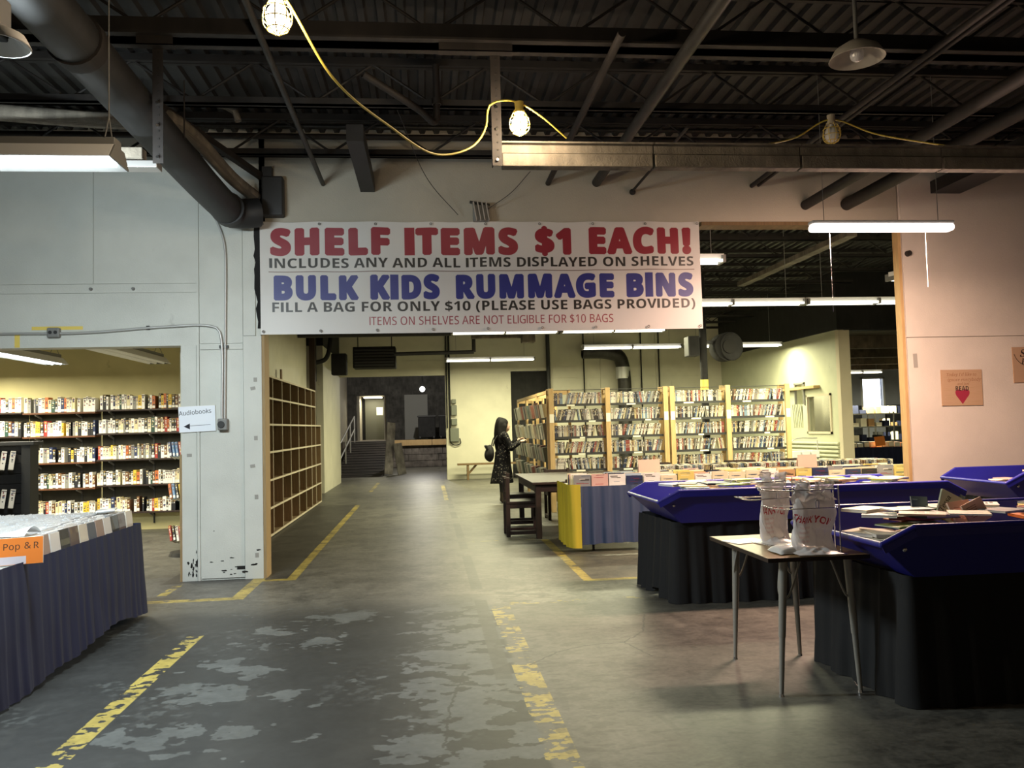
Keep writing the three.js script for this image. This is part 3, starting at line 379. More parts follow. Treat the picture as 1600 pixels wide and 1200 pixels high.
// wall conduits and fittings on the left wall
{ const t = thing('wall_conduit', 'thin conduit running down the white pillar to the grey receptacle', 'conduit'); mesh('pipe', tube([[-2.2, 3.85, ZW + 0.03], [-2.1, 3.6, ZW + 0.03], [-2.07, 3.45, ZW + 0.03], [-2.072, 2.6, ZW + 0.03], [-2.085, 1.66, ZW + 0.03]], 0.011, 10, 60), M.conduit, t); mesh('clamp', bx(0.09, 0.03, 0.035, -2.09, 2.41, ZW + 0.02), M.galv, t); }
{ const t = thing('wall_conduit', 'conduit running along the left wall and bending down the pillar', 'conduit'); mesh('pipe', tube([[-8, 2.55, ZW + 0.03], [-4.3, 2.575, ZW + 0.03], [-3.5, 2.575, ZW + 0.03], [-2.7, 2.625, ZW + 0.03], [-2.26, 2.635, ZW + 0.03], [-2.15, 2.6, ZW + 0.03], [-2.115, 2.5, ZW + 0.03], [-2.112, 1.66, ZW + 0.03]], 0.013, 10, 120), M.conduit, t); mesh('clamp', bx(0.03, 0.04, 0.03, -2.85, 2.62, ZW + 0.02), M.galv, t); }
{ const t = thing('receptacle_box', 'grey receptacle beside the audiobooks sign', 'outlet', [-2.1, 1.6, ZW]); mesh('box', rbx(0.1, 0.12, 0.07, 0.012, 0, 0, 0.037), M.lampGrey, t); mesh('face', cyl(0.035, 0.035, 0.02, -0.012, 0, 0.078, Math.PI / 2), M.black, t); }
{ const t = thing('outlet_box', 'grey twin outlet box on the left wall conduit', 'outlet', [-3.77, 2.58, ZW + 0.004]); mesh('box', rbx(0.12, 0.1, 0.06, 0.012, 0, 0, 0.032), M.lampGrey, t); for (const s of [-1, 1]) mesh('socket', cyl(0.018, 0.018, 0.006, s * 0.026, 0, 0.064, Math.PI / 2), M.black, t); }
lone('tape_strip', bx(0.5, 0.035, 0.002, -3.75, 2.63, ZW + 0.0055), M.yellowTape, 'yellow tape strip behind the twin outlet box', 'tape'); lone('tape_strip', bx(0.05, 0.13, 0.002, -4.14, 2.5, ZW + 0.0055), M.yellowTape, 'short upright yellow tape strip over the audiobook doorway', 'tape');
// far hall fittings
{ const t = thing('unit_heater', 'black unit heater hanging before the far dock opening', 'heater', [-1.2, 3.2, -20]); mesh('case', rbx(1.0, 0.5, 0.6, 0.02, 0, 0.02, 0), M.blackMatte, t); for (let k = 0; k < 6; k++) mesh('louvre', bx(0.92, 0.05, 0.012, 0, -0.17 + 0.07 * k, 0.305, 0.5), M.black, t); for (const s of [-1, 1]) mesh('rod', bar([s * 0.4, 0.26, 0], [s * 0.4, 1.1, 0], 0.012), M.black, t); }
lone('black_pipe', [bar([-2.55, 3.45, -17], [3.4, 3.45, -17], 0.055, 12), bar([-2.5, 3.62, -17.1], [3.4, 3.62, -17.1], 0.03, 10)], M.black, 'black pipes crossing just under the bottom of the banner', 'pipe');
lone('black_pipe', [bar([-0.7, 3.2, -18.8], [1.1, 3.22, -18.8], 0.045, 10), bar([1.1, 3.22, -18.8], [1.1, 4.28, -18.8], 0.045, 10)], M.black, 'lower black pipe with an upright end left of the bench lamp', 'pipe');
lone('black_pipe', [bar([-2.45, 2.6, -18.5], [-2.45, 4.3, -18.5], 0.07, 10), tube([[-2.45, 3.0, -18.5], [-2.2, 3.1, -18.6], [-2.1, 3.5, -18.7], [-2.1, 4.3, -18.7]], 0.05, 10), rbx(0.35, 0.5, 0.3, 0.03, -2.0, 3.05, -19.6)], M.blackMatte, 'cluster of black pipes and box above the brown post', 'pipe');
lone('black_pipe', bar([3.62, 0, -24.3], [3.62, 4.6, -24.3], 0.06, 12), M.black, 'black upright pipe right of the dark far doorway', 'pipe');
{ const t = thing('wall_meters', 'stack of grey-green switch boxes on the far wall', 'switch box', [0.8, 0, -24.38]); for (const [y, w, h] of [[2.28, 0.13, 0.13], [2.02, 0.17, 0.3], [1.68, 0.17, 0.2], [1.3, 0.26, 0.4]]) mesh('box', rbx(w, h, 0.12, 0.02, 0, y, 0.06), std({ color: lin(0.12, 0.13, 0.1), roughness: 0.5 }), t); mesh('conduit', [bar([-0.12, 1.1, 0.04], [-0.12, 4.5, 0.04], 0.03), bar([-0.2, 1.5, 0.04], [-0.2, 4.5, 0.04], 0.02), tube([[0.15, 1.2, 0.05], [0.17, 1.05, 0.05], [0.0, 1.0, 0.05], [-0.14, 1.1, 0.05]], 0.015)], M.blackMatte, t); }
{ const t = thing('duct_elbow', 'fat grey duct bending down behind the video racks', 'duct', [0, 0, -24.0]); mesh('duct', tube([[4.6, 3.64, 0], [5.3, 3.62, 0], [5.68, 3.5, 0], [5.8, 3.2, 0], [5.8, 0.01, 0]], 0.2, 18, 60), M.galv, t); mesh('band', cyl(0.215, 0.215, 0.34, 5.8, 3.0, 0), M.conduit, t); }
{ const t = thing('hall_column', 'slim black column with a yellow band behind the video racks', 'column', [5.24, 0, -15.2]); mesh('shaft', cyl(0.07, 0.07, 4.28, 0, 2.14, 0), M.blackMatte, t); mesh('band', cyl(0.075, 0.075, 0.22, 0, 2.18, 0), M.yellowTape, t); }
{ const t = thing('blower_fan', 'round black blower fan mounted on the slim column', 'fan', [5.68, 2.9, -15.2]); mesh('drum', cyl(0.27, 0.27, 0.34, 0, 0, 0, Math.PI / 2, 0.35, 0, 28), M.blackMatte, t); mesh('inlet', cyl(0.13, 0.13, 0.36, 0.01, 0, 0.02, Math.PI / 2, 0.35, 0, 24), M.hole, t); mesh('rim', place(flat(new THREE.TorusGeometry(0.25, 0.02, 8, 30)), 0.06, 0, 0.16, 0, 0.35), M.blackMatte, t); mesh('arm', bx(0.3, 0.06, 0.06, -0.28, 0.1, 0), M.black, t); }
{ const t = thing('loudspeaker', 'black box mounted left of the slim column', 'loudspeaker', [5.02, 2.92, -15.2]); mesh('cabinet', rbx(0.22, 0.38, 0.28, 0.02, 0, 0, 0), M.black, t); mesh('grille', bx(0.18, 0.34, 0.01, 0, 0, 0.143), M.blackMatte, t); }
for (const [x, y0, l] of [[4.7, 1.0, 'far'], [6.45, 1.0, 'near'], [7.0, 1.0, 'rightmost']]) lone('wall_conduit', bar([x, 0, -24.34], [x, 4.6, -24.34], 0.02, 8), M.blackMatte, { far: 'thin upright conduit left of the fat grey duct', near: 'thin upright conduit right of the fat grey duct', rightmost: 'rightmost thin upright conduit on the far wall' }[l], 'conduit');
{ const t = thing('door_operator', 'cream motor unit hanging beside the bench lamp', 'motor', [1.75, 3.48, -18]); mesh('rail', rbx(1.1, 0.09, 0.12, 0.01, -0.2, 0, 0), M.wrap, t); mesh('head', rbx(0.3, 0.2, 0.25, 0.02, 0.5, -0.05, 0), M.wrap, t); for (const s of [-0.6, 0.3]) mesh('rod', bar([s, 0.05, 0], [s, 1.22, 0], 0.01), M.black, t); }
lone('wire', tube([[0.38, 3.79, -8.82], [0.1, 4.05, -8.6], [-0.2, 4.27, -7.12]], 0.004, 5, 30), M.black, 'thin wire slanting up left from the banner clip', 'wire'); lone('wire', tube([[0.7, 3.85, -8.82], [0.95, 4.0, -8.7], [1.15, 4.2, -8.6]], 0.004, 5, 30), M.black, 'thin wire slanting up right from the banner clip', 'wire');
{ const t = thing('floodlight', 'small dead floodlight above the middle of the banner', 'light fixture', [0.62, 3.82, ZW + 0.08]); mesh('fins', [0, 1, 2, 3].map((k) => bx(0.012, 0.2, 0.12, -0.06 + 0.045 * k, 0, 0, 0, 0, 0.15)), M.steel, t); mesh('body', rbx(0.17, 0.18, 0.07, 0.01, 0.01, -0.01, -0.03), M.lampGrey, t); mesh('yoke', bx(0.22, 0.02, 0.03, 0, 0.1, -0.02, 0, 0, -0.15), M.black, t); }

// ---------- banner and signs ----------
function fitText(x, s, x0, y0, x1, y1, weight = 'bold', stroke = 0, family = 'sans-serif') {   // a line of capitals stretched into a rectangle; each I is a plain bar
  x.save(); x.font = weight + ' 100px ' + family; const bar = weight === 'bold' ? 17 : 9, gap = stroke ? 15 : 9, wide = (c) => c === 'I' ? bar + gap : x.measureText(c).width + (stroke ? 6 : 0); let w = 0; for (const c of s) w += wide(c);
  x.translate(x0, y1); x.scale((x1 - x0) / w, (y1 - y0) / 72); x.textBaseline = 'alphabetic'; x.lineWidth = stroke; x.lineJoin = 'bevel'; x.strokeStyle = x.fillStyle; let u = 0;
  for (const c of s) { if (c === 'I') x.fillRect(u + gap / 2 - stroke / 2, -72 - stroke / 2, bar + stroke, 72 + stroke); else { x.fillText(c, u + (stroke ? 3 : 0), 0); if (stroke) x.strokeText(c, u + 3, 0); } u += wide(c); }
  x.restore();
}
const bannerTex = canvasTex(2048, 512, (x, w, h) => {
  x.fillStyle = '#cac7c2'; x.fillRect(0, 0, w, h);
  x.fillStyle = '#8a2633'; fitText(x, 'SHELF ITEMS', 0.02 * w, 0.065 * h, 0.575 * w, 0.285 * h, 'bold', 10); fitText(x, '$1 EACH!', 0.61 * w, 0.065 * h, 0.982 * w, 0.285 * h, 'bold', 10);
  x.fillStyle = '#2a2723'; fitText(x, 'INCLUDES ANY AND ALL ITEMS DISPLAYED ON SHELVES', 0.018 * w, 0.325 * h, 0.985 * w, 0.41 * h, 'bold', 0);
  x.fillStyle = '#6a5148'; x.fillRect(0.018 * w, 0.443 * h, 0.967 * w, 3);
  x.fillStyle = '#2b2f78'; fitText(x, 'BULK KIDS', 0.024 * w, 0.488 * h, 0.395 * w, 0.685 * h, 'bold', 10); fitText(x, 'RUMMAGE BINS', 0.425 * w, 0.488 * h, 0.982 * w, 0.685 * h, 'bold', 10);
  x.fillStyle = '#24211e'; fitText(x, 'FILL A BAG FOR ONLY $10 (PLEASE USE BAGS PROVIDED)', 0.022 * w, 0.717 * h, 0.985 * w, 0.802 * h, 'bold', 0);
  x.fillStyle = '#8a2f3a'; fitText(x, 'ITEMS ON SHELVES ARE NOT ELIGIBLE FOR $10 BAGS', 0.235 * w, 0.85 * h, 0.79 * w, 0.925 * h, 'normal', 0);
});
{
  const t = thing('banner', 'large white vinyl banner with red and blue sale lettering', 'banner', [0, 0, 0]);
  const X0 = -1.71, X1 = 3.065, Y0 = 2.53, Y1 = 3.73, wob = (u, v) => 0.012 * Math.sin(u * 21 + v * 3) * (0.3 + v) * 0.6 + 0.009 * (fbm(u * 9, v * 5 + 3, 3) - 0.5) + 0.006 * Math.sin(u * 47 - v * 6) * (1 - Math.abs(2 * v - 1)) * 0.5;
  const grid = (off, sgn) => sheet(120, 20, (u, v) => { const d = wob(u, v) + 0.03, sagT = 0.008 * Math.abs(Math.sin(u * Math.PI * 8)) * v, sagB = -0.006 * Math.sin(u * Math.PI); const y = Y0 + (Y1 - Y0) * v - sagT + sagB * (1 - v); return [sgn > 0 ? X0 + (X1 - X0) * u : X1 - (X1 - X0) * u, y, ZW + off + (sgn > 0 ? d : wob(1 - u, v) + 0.03), sgn > 0 ? u : 1 - u, v]; });
  mesh('vinyl', grid(0, 1), std({ map: bannerTex, roughness: 0.45, side: THREE.DoubleSide }), t, true);
  for (let k = 0; k < 9; k++) for (const y of [Y1 - 0.03, Y0 + 0.03]) mesh('grommet', place(flat(new THREE.TorusGeometry(0.011, 0.004, 6, 14)), X0 + 0.03 + (X1 - X0 - 0.06) * k / 8, y, ZW + 0.05), M.lampGrey, t);
}
function signBoard(name, label, cat, w, h, draw, [x, y, z], rz = 0, th = 0.004, edge = M.page) {
  const t = thing(name, label, cat, [x, y, z]); t.rotation.z = rz; mesh('board', rbx(w, h, th, Math.min(0.0015, th / 3), 0, 0, 0), edge, t);
  const tex = canvasTex(512, Math.round(512 * h / w), draw); mesh('print', flat(new THREE.PlaneGeometry(w - 0.004, h - 0.004)).translate(0, 0, th / 2 + 0.0006), std({ map: tex, roughness: 0.8 }), t, true); return t;
}
signBoard('paper_sign', 'white handwritten audiobooks sign with a left-pointing arrow', 'sign', 0.37, 0.27, (x, w, h) => { x.fillStyle = '#e6ebf2'; x.fillRect(0, 0, w, h); x.fillStyle = '#20222a'; x.font = '88px sans-serif'; x.save(); x.translate(4, 130); x.rotate(-0.05); x.scale(0.98, 1); x.fillText('Audiobooks', 0, 0); x.restore(); x.strokeStyle = '#20222a'; x.lineWidth = 5; x.beginPath(); x.moveTo(440, 280); x.lineTo(130, 284); x.stroke(); x.beginPath(); x.moveTo(64, 290); x.lineTo(150, 248); x.lineTo(150, 334); x.fill(); }, [-2.365, 1.665, ZW + 0.014], 0.03);
signBoard('cardboard_sign', 'cardboard sign with a red heart and the word read', 'sign', 0.5, 0.41, (x, w, h) => {
  x.fillStyle = '#a98c70'; x.fillRect(0, 0, w, h); for (let k = 0; k < 400; k++) { x.fillStyle = `rgba(${90 + 60 * rng()},${60 + 50 * rng()},40,0.06)`; x.fillRect(rng() * w, rng() * h, 80, 3); }
  x.fillStyle = '#7a5036'; x.font = 'italic 50px serif'; x.fillText("Today I'd like to", 62, 72); x.fillText('ignore everybody', 76, 132); x.font = 'italic 40px serif'; x.fillText('and just', 195, 178);
  x.fillStyle = '#8c1d38'; x.beginPath(); x.moveTo(256, 405); x.lineTo(178, 300); x.quadraticCurveTo(155, 245, 200, 232); x.quadraticCurveTo(240, 225, 258, 250); x.quadraticCurveTo(280, 225, 320, 232); x.quadraticCurveTo(365, 245, 340, 300); x.closePath(); x.fill();
  x.fillStyle = '#231614'; x.font = 'bold 76px sans-serif'; x.save(); x.translate(170, 246); x.scale(0.9, 1); x.fillText('READ', 0, 0); x.restore();
}, [6.09, 1.81, ZW + 0.012], -0.005, 0.006, M.card);
signBoard('cardboard_sign', 'cardboard sign with looping black script at the right picture edge', 'sign', 0.42, 0.41, (x, w, h) => { x.fillStyle = '#a88b70'; x.fillRect(0, 0, w, h); x.strokeStyle = '#2a1a14'; x.lineWidth = 9; x.beginPath(); x.arc(250, 40, 230, 0.5, 2.9); x.stroke(); x.fillStyle = '#2a1a14'; x.font = 'italic bold 150px serif'; x.fillText('S', 105, 140); x.font = 'italic bold 110px serif'; x.fillText('P', 120, 240); x.lineWidth = 5; x.beginPath(); x.arc(260, 350, 90, 2.2, 4.2); x.stroke(); }, [6.94, 2.06, ZW + 0.012], 0.01, 0.006, M.card);

// ---------- books and cases ----------
const SPINES = [['white', '#e9e4d6'], ['white', '#f2eee4'], ['cream', '#e6d9b4'], ['black', '#22201f'], ['white', '#e2ddd2'], ['dark blue', '#27325a'], ['red', '#a32c22'], ['cream', '#dccfa4'], ['brown', '#6a4428'], ['white', '#efebe0'], ['yellow', '#d8b43a'], ['dark green', '#24473a'], ['orange', '#c46a2c'], ['grey', '#8a8880'], ['black', '#1a1a20'], ['light blue', '#6f93b8']];
const CASES = [['white', '#dedad0'], ['black', '#1f1f22'], ['white', '#e8e4da'], ['grey', '#8e8a82'], ['cream', '#d6cba8'], ['black', '#2a2624'], ['white', '#d4d2cc'], ['dark blue', '#2c3a5c'], ['white', '#ece8df'], ['brown', '#6e4a38'], ['grey', '#b2aea5'], ['black', '#17171a'], ['red', '#8e3a34'], ['white', '#e2ddd0'], ['light blue', '#7f98b0'], ['cream', '#cbb98c']];
function spineAtlas(list, sticker) { return canvasTex(1024, 256, (x, w, h) => { const r = rngOf(5 + list.length + (sticker ? 1 : 0)), c = w / 16; list.forEach(([, col], k) => { x.fillStyle = col; x.fillRect(k * c, 0, c, h); const d = ['black', 'dark blue', 'red', 'brown', 'dark green'].includes(list[k][0]); for (let q = 0; q < 7; q++) { x.fillStyle = d ? ['#d8d2c0', '#b9a25a', '#e6e2da'][q % 3] : ['#3a3632', '#7a2a24', '#32406a', '#55504a'][q % 4]; const y = 18 + r() * 150; x.fillRect(k * c + 14 + 10 * r(), y, 14 + 20 * r(), 4 + 22 * r()); } if (r() < 0.6) { x.fillStyle = d ? '#8a6f3a' : '#4a3f38'; x.fillRect(k * c, 8 + 16 * r(), c, 6 + 14 * r()); } if (sticker && r() < 0.75) { x.fillStyle = '#f0ede4'; x.fillRect(k * c + 6, h - 62, c - 12, 44); } }); }); }
const bookMat = std({ map: spineAtlas(SPINES, true), roughness: 0.55 }), caseMat = std({ color: lin(0.62, 0.6, 0.58), map: spineAtlas(CASES, false), roughness: 0.4 });
// unit book: spine faces +z, height along y, thickness along x, base at y = 0; covers and spine carry column k of the atlas
function bookGeo(k) {
  const gs = [bx(0.1, 1, 1, -0.45, 0.5, 0), bx(0.1, 1, 1, 0.45, 0.5, 0), bx(1, 1, 0.04, 0, 0.5, 0.48)], g = mergeGeometries(gs), p = g.attributes.position, n = g.attributes.normal, uv = g.attributes.uv;
  for (let i = 0; i < p.count; i++) { const z = n.getZ(i) > 0.5; uv.setXY(i, (k + (z ? 0.06 + 0.88 * (p.getX(i) + 0.5) : 0.06)) / 16, z ? 1 - (0.02 + 0.96 * (1 - p.getY(i))) : 0.02); }
  const pg = bx(0.8, 0.96, 0.94, 0, 0.49, -0.01), all = mergeGeometries([g, pg]); all.clearGroups(); all.addGroup(0, g.attributes.position.count, 0); all.addGroup(g.attributes.position.count, pg.attributes.position.count, 1); return all;
}
const BOOK = SPINES.map((_, k) => bookGeo(k)), caseGeo = (k) => { const g = bx(1, 1, 1, 0, 0.5, 0), p = g.attributes.position, n = g.attributes.normal, uv = g.attributes.uv; for (let i = 0; i < p.count; i++) { const z = n.getZ(i) > 0.5; uv.setXY(i, (k + (z ? 0.06 + 0.88 * (p.getX(i) + 0.5) : 0.08)) / 16, z ? 0.02 + 0.96 * p.getY(i) : 0.03); } return g; };
const CASE = CASES.map((_, k) => caseGeo(k));
function putBook(geo, mats, name, label, cat, group, x, y, z, w, h, d, rx = 0, ry = 0, rz = 0) { const m = new THREE.Mesh(geo, mats); m.name = numbered(name); m.castShadow = m.receiveShadow = true; m.position.set(x, y, z); m.scale.set(w, h, d); m.rotation.set(rx, ry, rz, 'YXZ'); scene.add(m); return tag(m, label, cat, group); }
function stuffGeo(geo, x, y, z, w, h, d, rz = 0, ry = 0, rx = 0) { const g = geo.clone(); g.clearGroups(); M4.compose(new THREE.Vector3(x, y, z), QU.setFromEuler(EU.set(rx, ry, rz, 'YXZ')), new THREE.Vector3(w, h, d)); EU.order = 'XYZ'; return g.applyMatrix4(M4); }

// wall shelves in the audiobook room
{
  const zs = -13.76, rows = [1.925, 1.55, 1.135, 0.73, 0.3], rowName = ['top', 'second', 'third', 'fourth', 'lowest'];
  const units = [[-8.2, -6.33, 0, 'leftmost wall shelving in the audiobook room', M.walnut], [-6.31, -5.22, -0.015, 'reddish wall shelving in the middle of the audiobook room', std({ color: lin(0.8, 0.42, 0.25), map: plyTex, roughness: 0.6 })], [-5.2, -3.0, 0.012, 'dark wall shelving nearest the white pillar in the audiobook room', M.walnut]];
  for (const [x0, x1, dy, label, mat] of units) {
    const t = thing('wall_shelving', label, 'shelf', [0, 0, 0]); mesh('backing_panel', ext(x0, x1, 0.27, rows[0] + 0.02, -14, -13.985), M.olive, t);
    const xs = []; for (let x = x0 + 0.18; x < x1; x += 0.62) xs.push(x); for (const x of xs) mesh('standard', ext(x - 0.012, x + 0.012, 0.1, 2.0, -13.985, -13.97), M.galv, t);
    for (const y of rows) { mesh('shelf_board', rbx(x1 - x0, 0.028, 0.25, 0.004, (x0 + x1) / 2, y + dy - 0.014, -13.86), mat, t); for (const x of xs) mesh('bracket', beam([x, y + dy - 0.09, -13.97], [x, y + dy - 0.03, -13.76], 0.012, 0.03), M.lampGrey, t); }
  }
  const list = []; rows.forEach((y, r) => { let x = -3.35; while (x > -7.15) { const w = rr(0.026, 0.056), h = r < 2 ? rr(0.2, 0.245) : rr(0.185, 0.24), k = pick([0, 1, 2, 3, 4, 9, 0, 2, 7, 14, 4, 9, 1, 3, 8, 13, 2, 7, 6, 14, 5, 10, 11, 12, 0, 4]); const unit = x - w > -5.2 ? 2 : x > -5.2 ? -1 : x - w > -6.31 ? 1 : x > -6.31 ? -1 : 0; if (unit < 0) { x = x > -5.3 ? -5.225 : -6.335; continue; } if (rng() > 0.04) list.push({ r, x: x - w / 2, y: y + units[unit][2], w, h, k, d: rr(0.14, 0.17), tilt: 0 }); x -= w + 0.001; } });
  const vis = list.filter((b) => b.x > (b.r < 2 ? -6.85 : -6.3) && b.x < -3.95), counts = {}, rest = [];
  const keep = new Set(vis.slice().sort((a, b) => b.w * b.h - a.w * a.h).slice(0, 300)); const sorted = list.slice().sort((a, b) => a.r - b.r || b.x - a.x);
  for (const b of sorted) if (!keep.has(b)) rest.push(stuffGeo(BOOK[b.k], b.x, b.y, zs - b.d / 2 + 0.01, b.w, b.h, b.d)); else { const c = SPINES[b.k][0], key = b.r + c; counts[key] = (counts[key] ?? 0) + 1; putBook(BOOK[b.k], [bookMat, M.page], 'shelved_book', `${ord(counts[key])} ${c} book from the pillar on the ${rowName[b.r]} audiobook shelf`, 'book', `books on the ${rowName[b.r]} audiobook shelf`, b.x, b.y, zs - b.d / 2 + 0.01, b.w, b.h, b.d); }
  const s = mesh('shelved_books', rest, bookMat, scene, true); s.userData = { kind: 'stuff', label: 'thin and half-hidden books filling the audiobook wall shelves', category: 'books' };
}
// wooden video racks
{
  const z0 = -14.3, rows = [1.87, 1.585, 1.3, 1.015, 0.73, 0.445], rowName = ['top', 'second', 'third', 'fourth', 'fifth', 'lowest'], bayName = ['first', 'second', 'third', 'fourth'];
  const racks = [[2.16, 3.16, 4.2, 'left wooden video rack beside the reading woman'], [4.32, 5.34, 6.44, 'right wooden video rack near the slim column']], bays = [];
  for (const [a, b, c, label] of racks) {
    const t = thing('video_rack', label, 'shelf', [0, 0, z0]); for (const x of [a, b, c]) { mesh('post', rbx(0.085, 2.14, 0.04, 0.004, x, 1.07, 0.02), M.pine, t); mesh('post', rbx(0.085, 2.14, 0.04, 0.004, x, 1.07, -0.28), M.pine, t); mesh('crosspiece', bx(0.04, 0.085, 0.26, x, 2.09, -0.13), M.pine, t); mesh('paper_label', bx(0.075, 0.15, 0.003, x, 1.62, 0.0415), M.page, t); }
    for (const [u, v] of [[a, b], [b, c]]) { const m = (u + v) / 2, w = v - u - 0.085; bays.push([u + 0.05, v - 0.05]); for (const y of rows) { const sh = mesh('shelf_board', bx(w, 0.022, 0.22, m, y - 0.011, -0.13), M.black, t); mesh('label_strip', bx(w, 0.03, 0.004, m, y - 0.026, -0.018), M.black, sh); mesh('label_card', bx(0.09 + 0.1 * rng(), 0.026, 0.002, m + rr(-0.25, 0.25), y - 0.026, -0.0145), M.page, sh); } mesh('top_rod', bar([u, 2.11, 0.0], [v, 2.11, 0.0], 0.006), M.black, t); }
  }
  const counts = {}, rest = []; let n = 0;
  rows.forEach((y, r) => bays.forEach(([x0, x1], bi) => { let x = x0, lean = 0; while (x < x1 - 0.03) { if (rng() < 0.13) { const was = lean; lean = pick([0, 0, -0.2, -0.14, 0.16, -0.26]); if (lean !== was) x += 0.19 * Math.abs(Math.sin(lean) - Math.sin(was)) * (Math.sin(lean) < Math.sin(was) ? 0.15 : 0.75); } const w = rr(0.017, 0.031), h = rr(0.185, 0.2), off = Math.abs(Math.sin(lean)) * h; if (x + w / Math.cos(lean) + off > x1) break; if (lean && rng() < 0.02) x += 0.04; const k = Math.floor(rng() * 16), c = CASES[k][0], key = r + '-' + bi + c, cx = x + w / 2 + (lean > 0 ? off : 0), cy = y + Math.abs(Math.sin(lean)) * w / 2; counts[key] = (counts[key] ?? 0) + 1;
    if (n < 300) { n++; putBook(CASE[k], caseMat, 'video_case', `${ord(counts[key])} ${c} video case from the left, ${rowName[r]} row, ${bayName[bi]} bay`, 'video case', `video cases in the ${rowName[r]} row of the racks`, cx, cy, z0 - 0.09, w, h, 0.11, 0, 0, lean); } else rest.push(stuffGeo(CASE[k], cx, cy, z0 - 0.09, w, h, 0.11, lean)); x += w / Math.cos(lean) + 0.0015; } }));
  const s = mesh('video_cases', rest, caseMat, scene, true); s.userData = { kind: 'stuff', label: 'packed video cases filling the lower rows of the wooden racks', category: 'video cases' };
  // side racks running away along the aisle, cases leaning face out
  const covers = [lin(0.05, 0.06, 0.05), lin(0.09, 0.08, 0.07), lin(0.03, 0.035, 0.05), lin(0.3, 0.27, 0.2), lin(0.12, 0.05, 0.04), lin(0.4, 0.38, 0.33)].map((c) => std({ color: c, roughness: 0.3 }));
  [[-14.75, -16.35, 'nearer'], [-16.45, -18.1, 'middle'], [-18.2, -19.9, 'farther']].forEach(([za, zb, which]) => {
    const t = thing('aisle_rack', `${which} wooden rack of the row facing the aisle`, 'shelf', [2.2, 0, 0]);
    for (const z of [za, zb]) { mesh('post', rbx(0.04, 2.14, 0.085, 0.004, 0, 1.07, z), M.pine, t); mesh('post', rbx(0.04, 2.14, 0.085, 0.004, 0.36, 1.07, z), M.pine, t); mesh('crosspiece', bx(0.36, 0.085, 0.04, 0.18, 2.09, z), M.pine, t); } mesh('top_rail', bx(0.04, 0.06, Math.abs(zb - za), 0.0, 2.11, (za + zb) / 2), M.pine, t);
    for (const y of [0.45, 0.85, 1.25, 1.65]) mesh('shelf_board', bx(0.3, 0.022, Math.abs(zb - za) - 0.09, 0.19, y - 0.011, (za + zb) / 2), M.black, t);
    [0.45, 0.85, 1.25, 1.65].forEach((y, r) => { for (let k = 0; k < 5; k++) { const z = za - 0.2 - 0.28 * k, q = new THREE.Mesh(new THREE.BoxGeometry(1, 1, 1).translate(0, 0.5, 0), pick(covers)); q.name = numbered('record_sleeve'); q.castShadow = q.receiveShadow = true; q.scale.set(0.07 + 0.04 * rng(), rr(0.24, 0.3), 0.22); q.position.set(2.16, y, z); q.rotation.set(0, 0, 0.16); scene.add(q); tag(q, `${ord(k + 1)} stack of sleeves from the front, ${['lowest', 'second-lowest', 'second-highest', 'highest'][r]} shelf, ${which} aisle rack`, 'sleeves', 'sleeves leaning in the aisle racks'); } });
  });
}
// cubby shelving along the aisle
{
  const t = thing('cubby_shelf', 'long empty plywood cubby unit along the left of the aisle', 'shelf', [-2.25, 0, 0]); const zs = [-11.0, -11.75, -12.5, -13.3, -14.1, -14.95, -15.8, -16.6, -17.2, -18.0], H = [0.03, 0.42, 0.82, 1.22, 1.62, 2.0, 2.32];
  mesh('back_panel', ext(-0.305, -0.295, 0.03, 2.32, -17.2, -9.4), M.ply, t); mesh('back_panel', ext(-0.305, -0.295, 0.03, 1.62, -18, -17.21), M.ply, t);
  for (const z of [-9.42, -10.2, ...zs]) { const d = mesh('divider', ext(-0.295, -0.006, 0.04, z < -17.3 ? 1.62 : 2.31, z - 0.009, z + 0.009), M.ply, t); mesh('edge_strip', ext(-0.006, 0.004, 0.04, z < -17.3 ? 1.62 : 2.31, z - 0.009, z + 0.009), M.plyEdge, d); }
  H.forEach((y, i) => { const e = i > 4 ? -17.2 : -18.0; const s = mesh('shelf_board', ext(-0.295, -0.006, y - 0.01, y + 0.01, e, -9.42), M.ply, t); mesh('edge_strip', ext(-0.006, 0.006, y - 0.014, y + 0.014, e, -9.42), M.plyEdge, s); });
  for (const z of [-9.6, -11.7, -13.8, -15.9, -17.8]) mesh('foot', bx(0.3, 0.03, 0.08, -0.17, 0.015, z), M.black, t);
  for (const [z, y, h, a] of [[-12.6, 2.33, 0.34, 0.2], [-14.6, 2.33, 0.26, 0.12]]) lone('loose_board', bx(0.02, h, 0.12, -2.48, y + h / 2, z, a * 0.4, 0, 0), M.ply, z > -13 ? 'nearer loose board standing on top of the cubby unit' : 'farther loose board standing on top of the cubby unit', 'board');
}

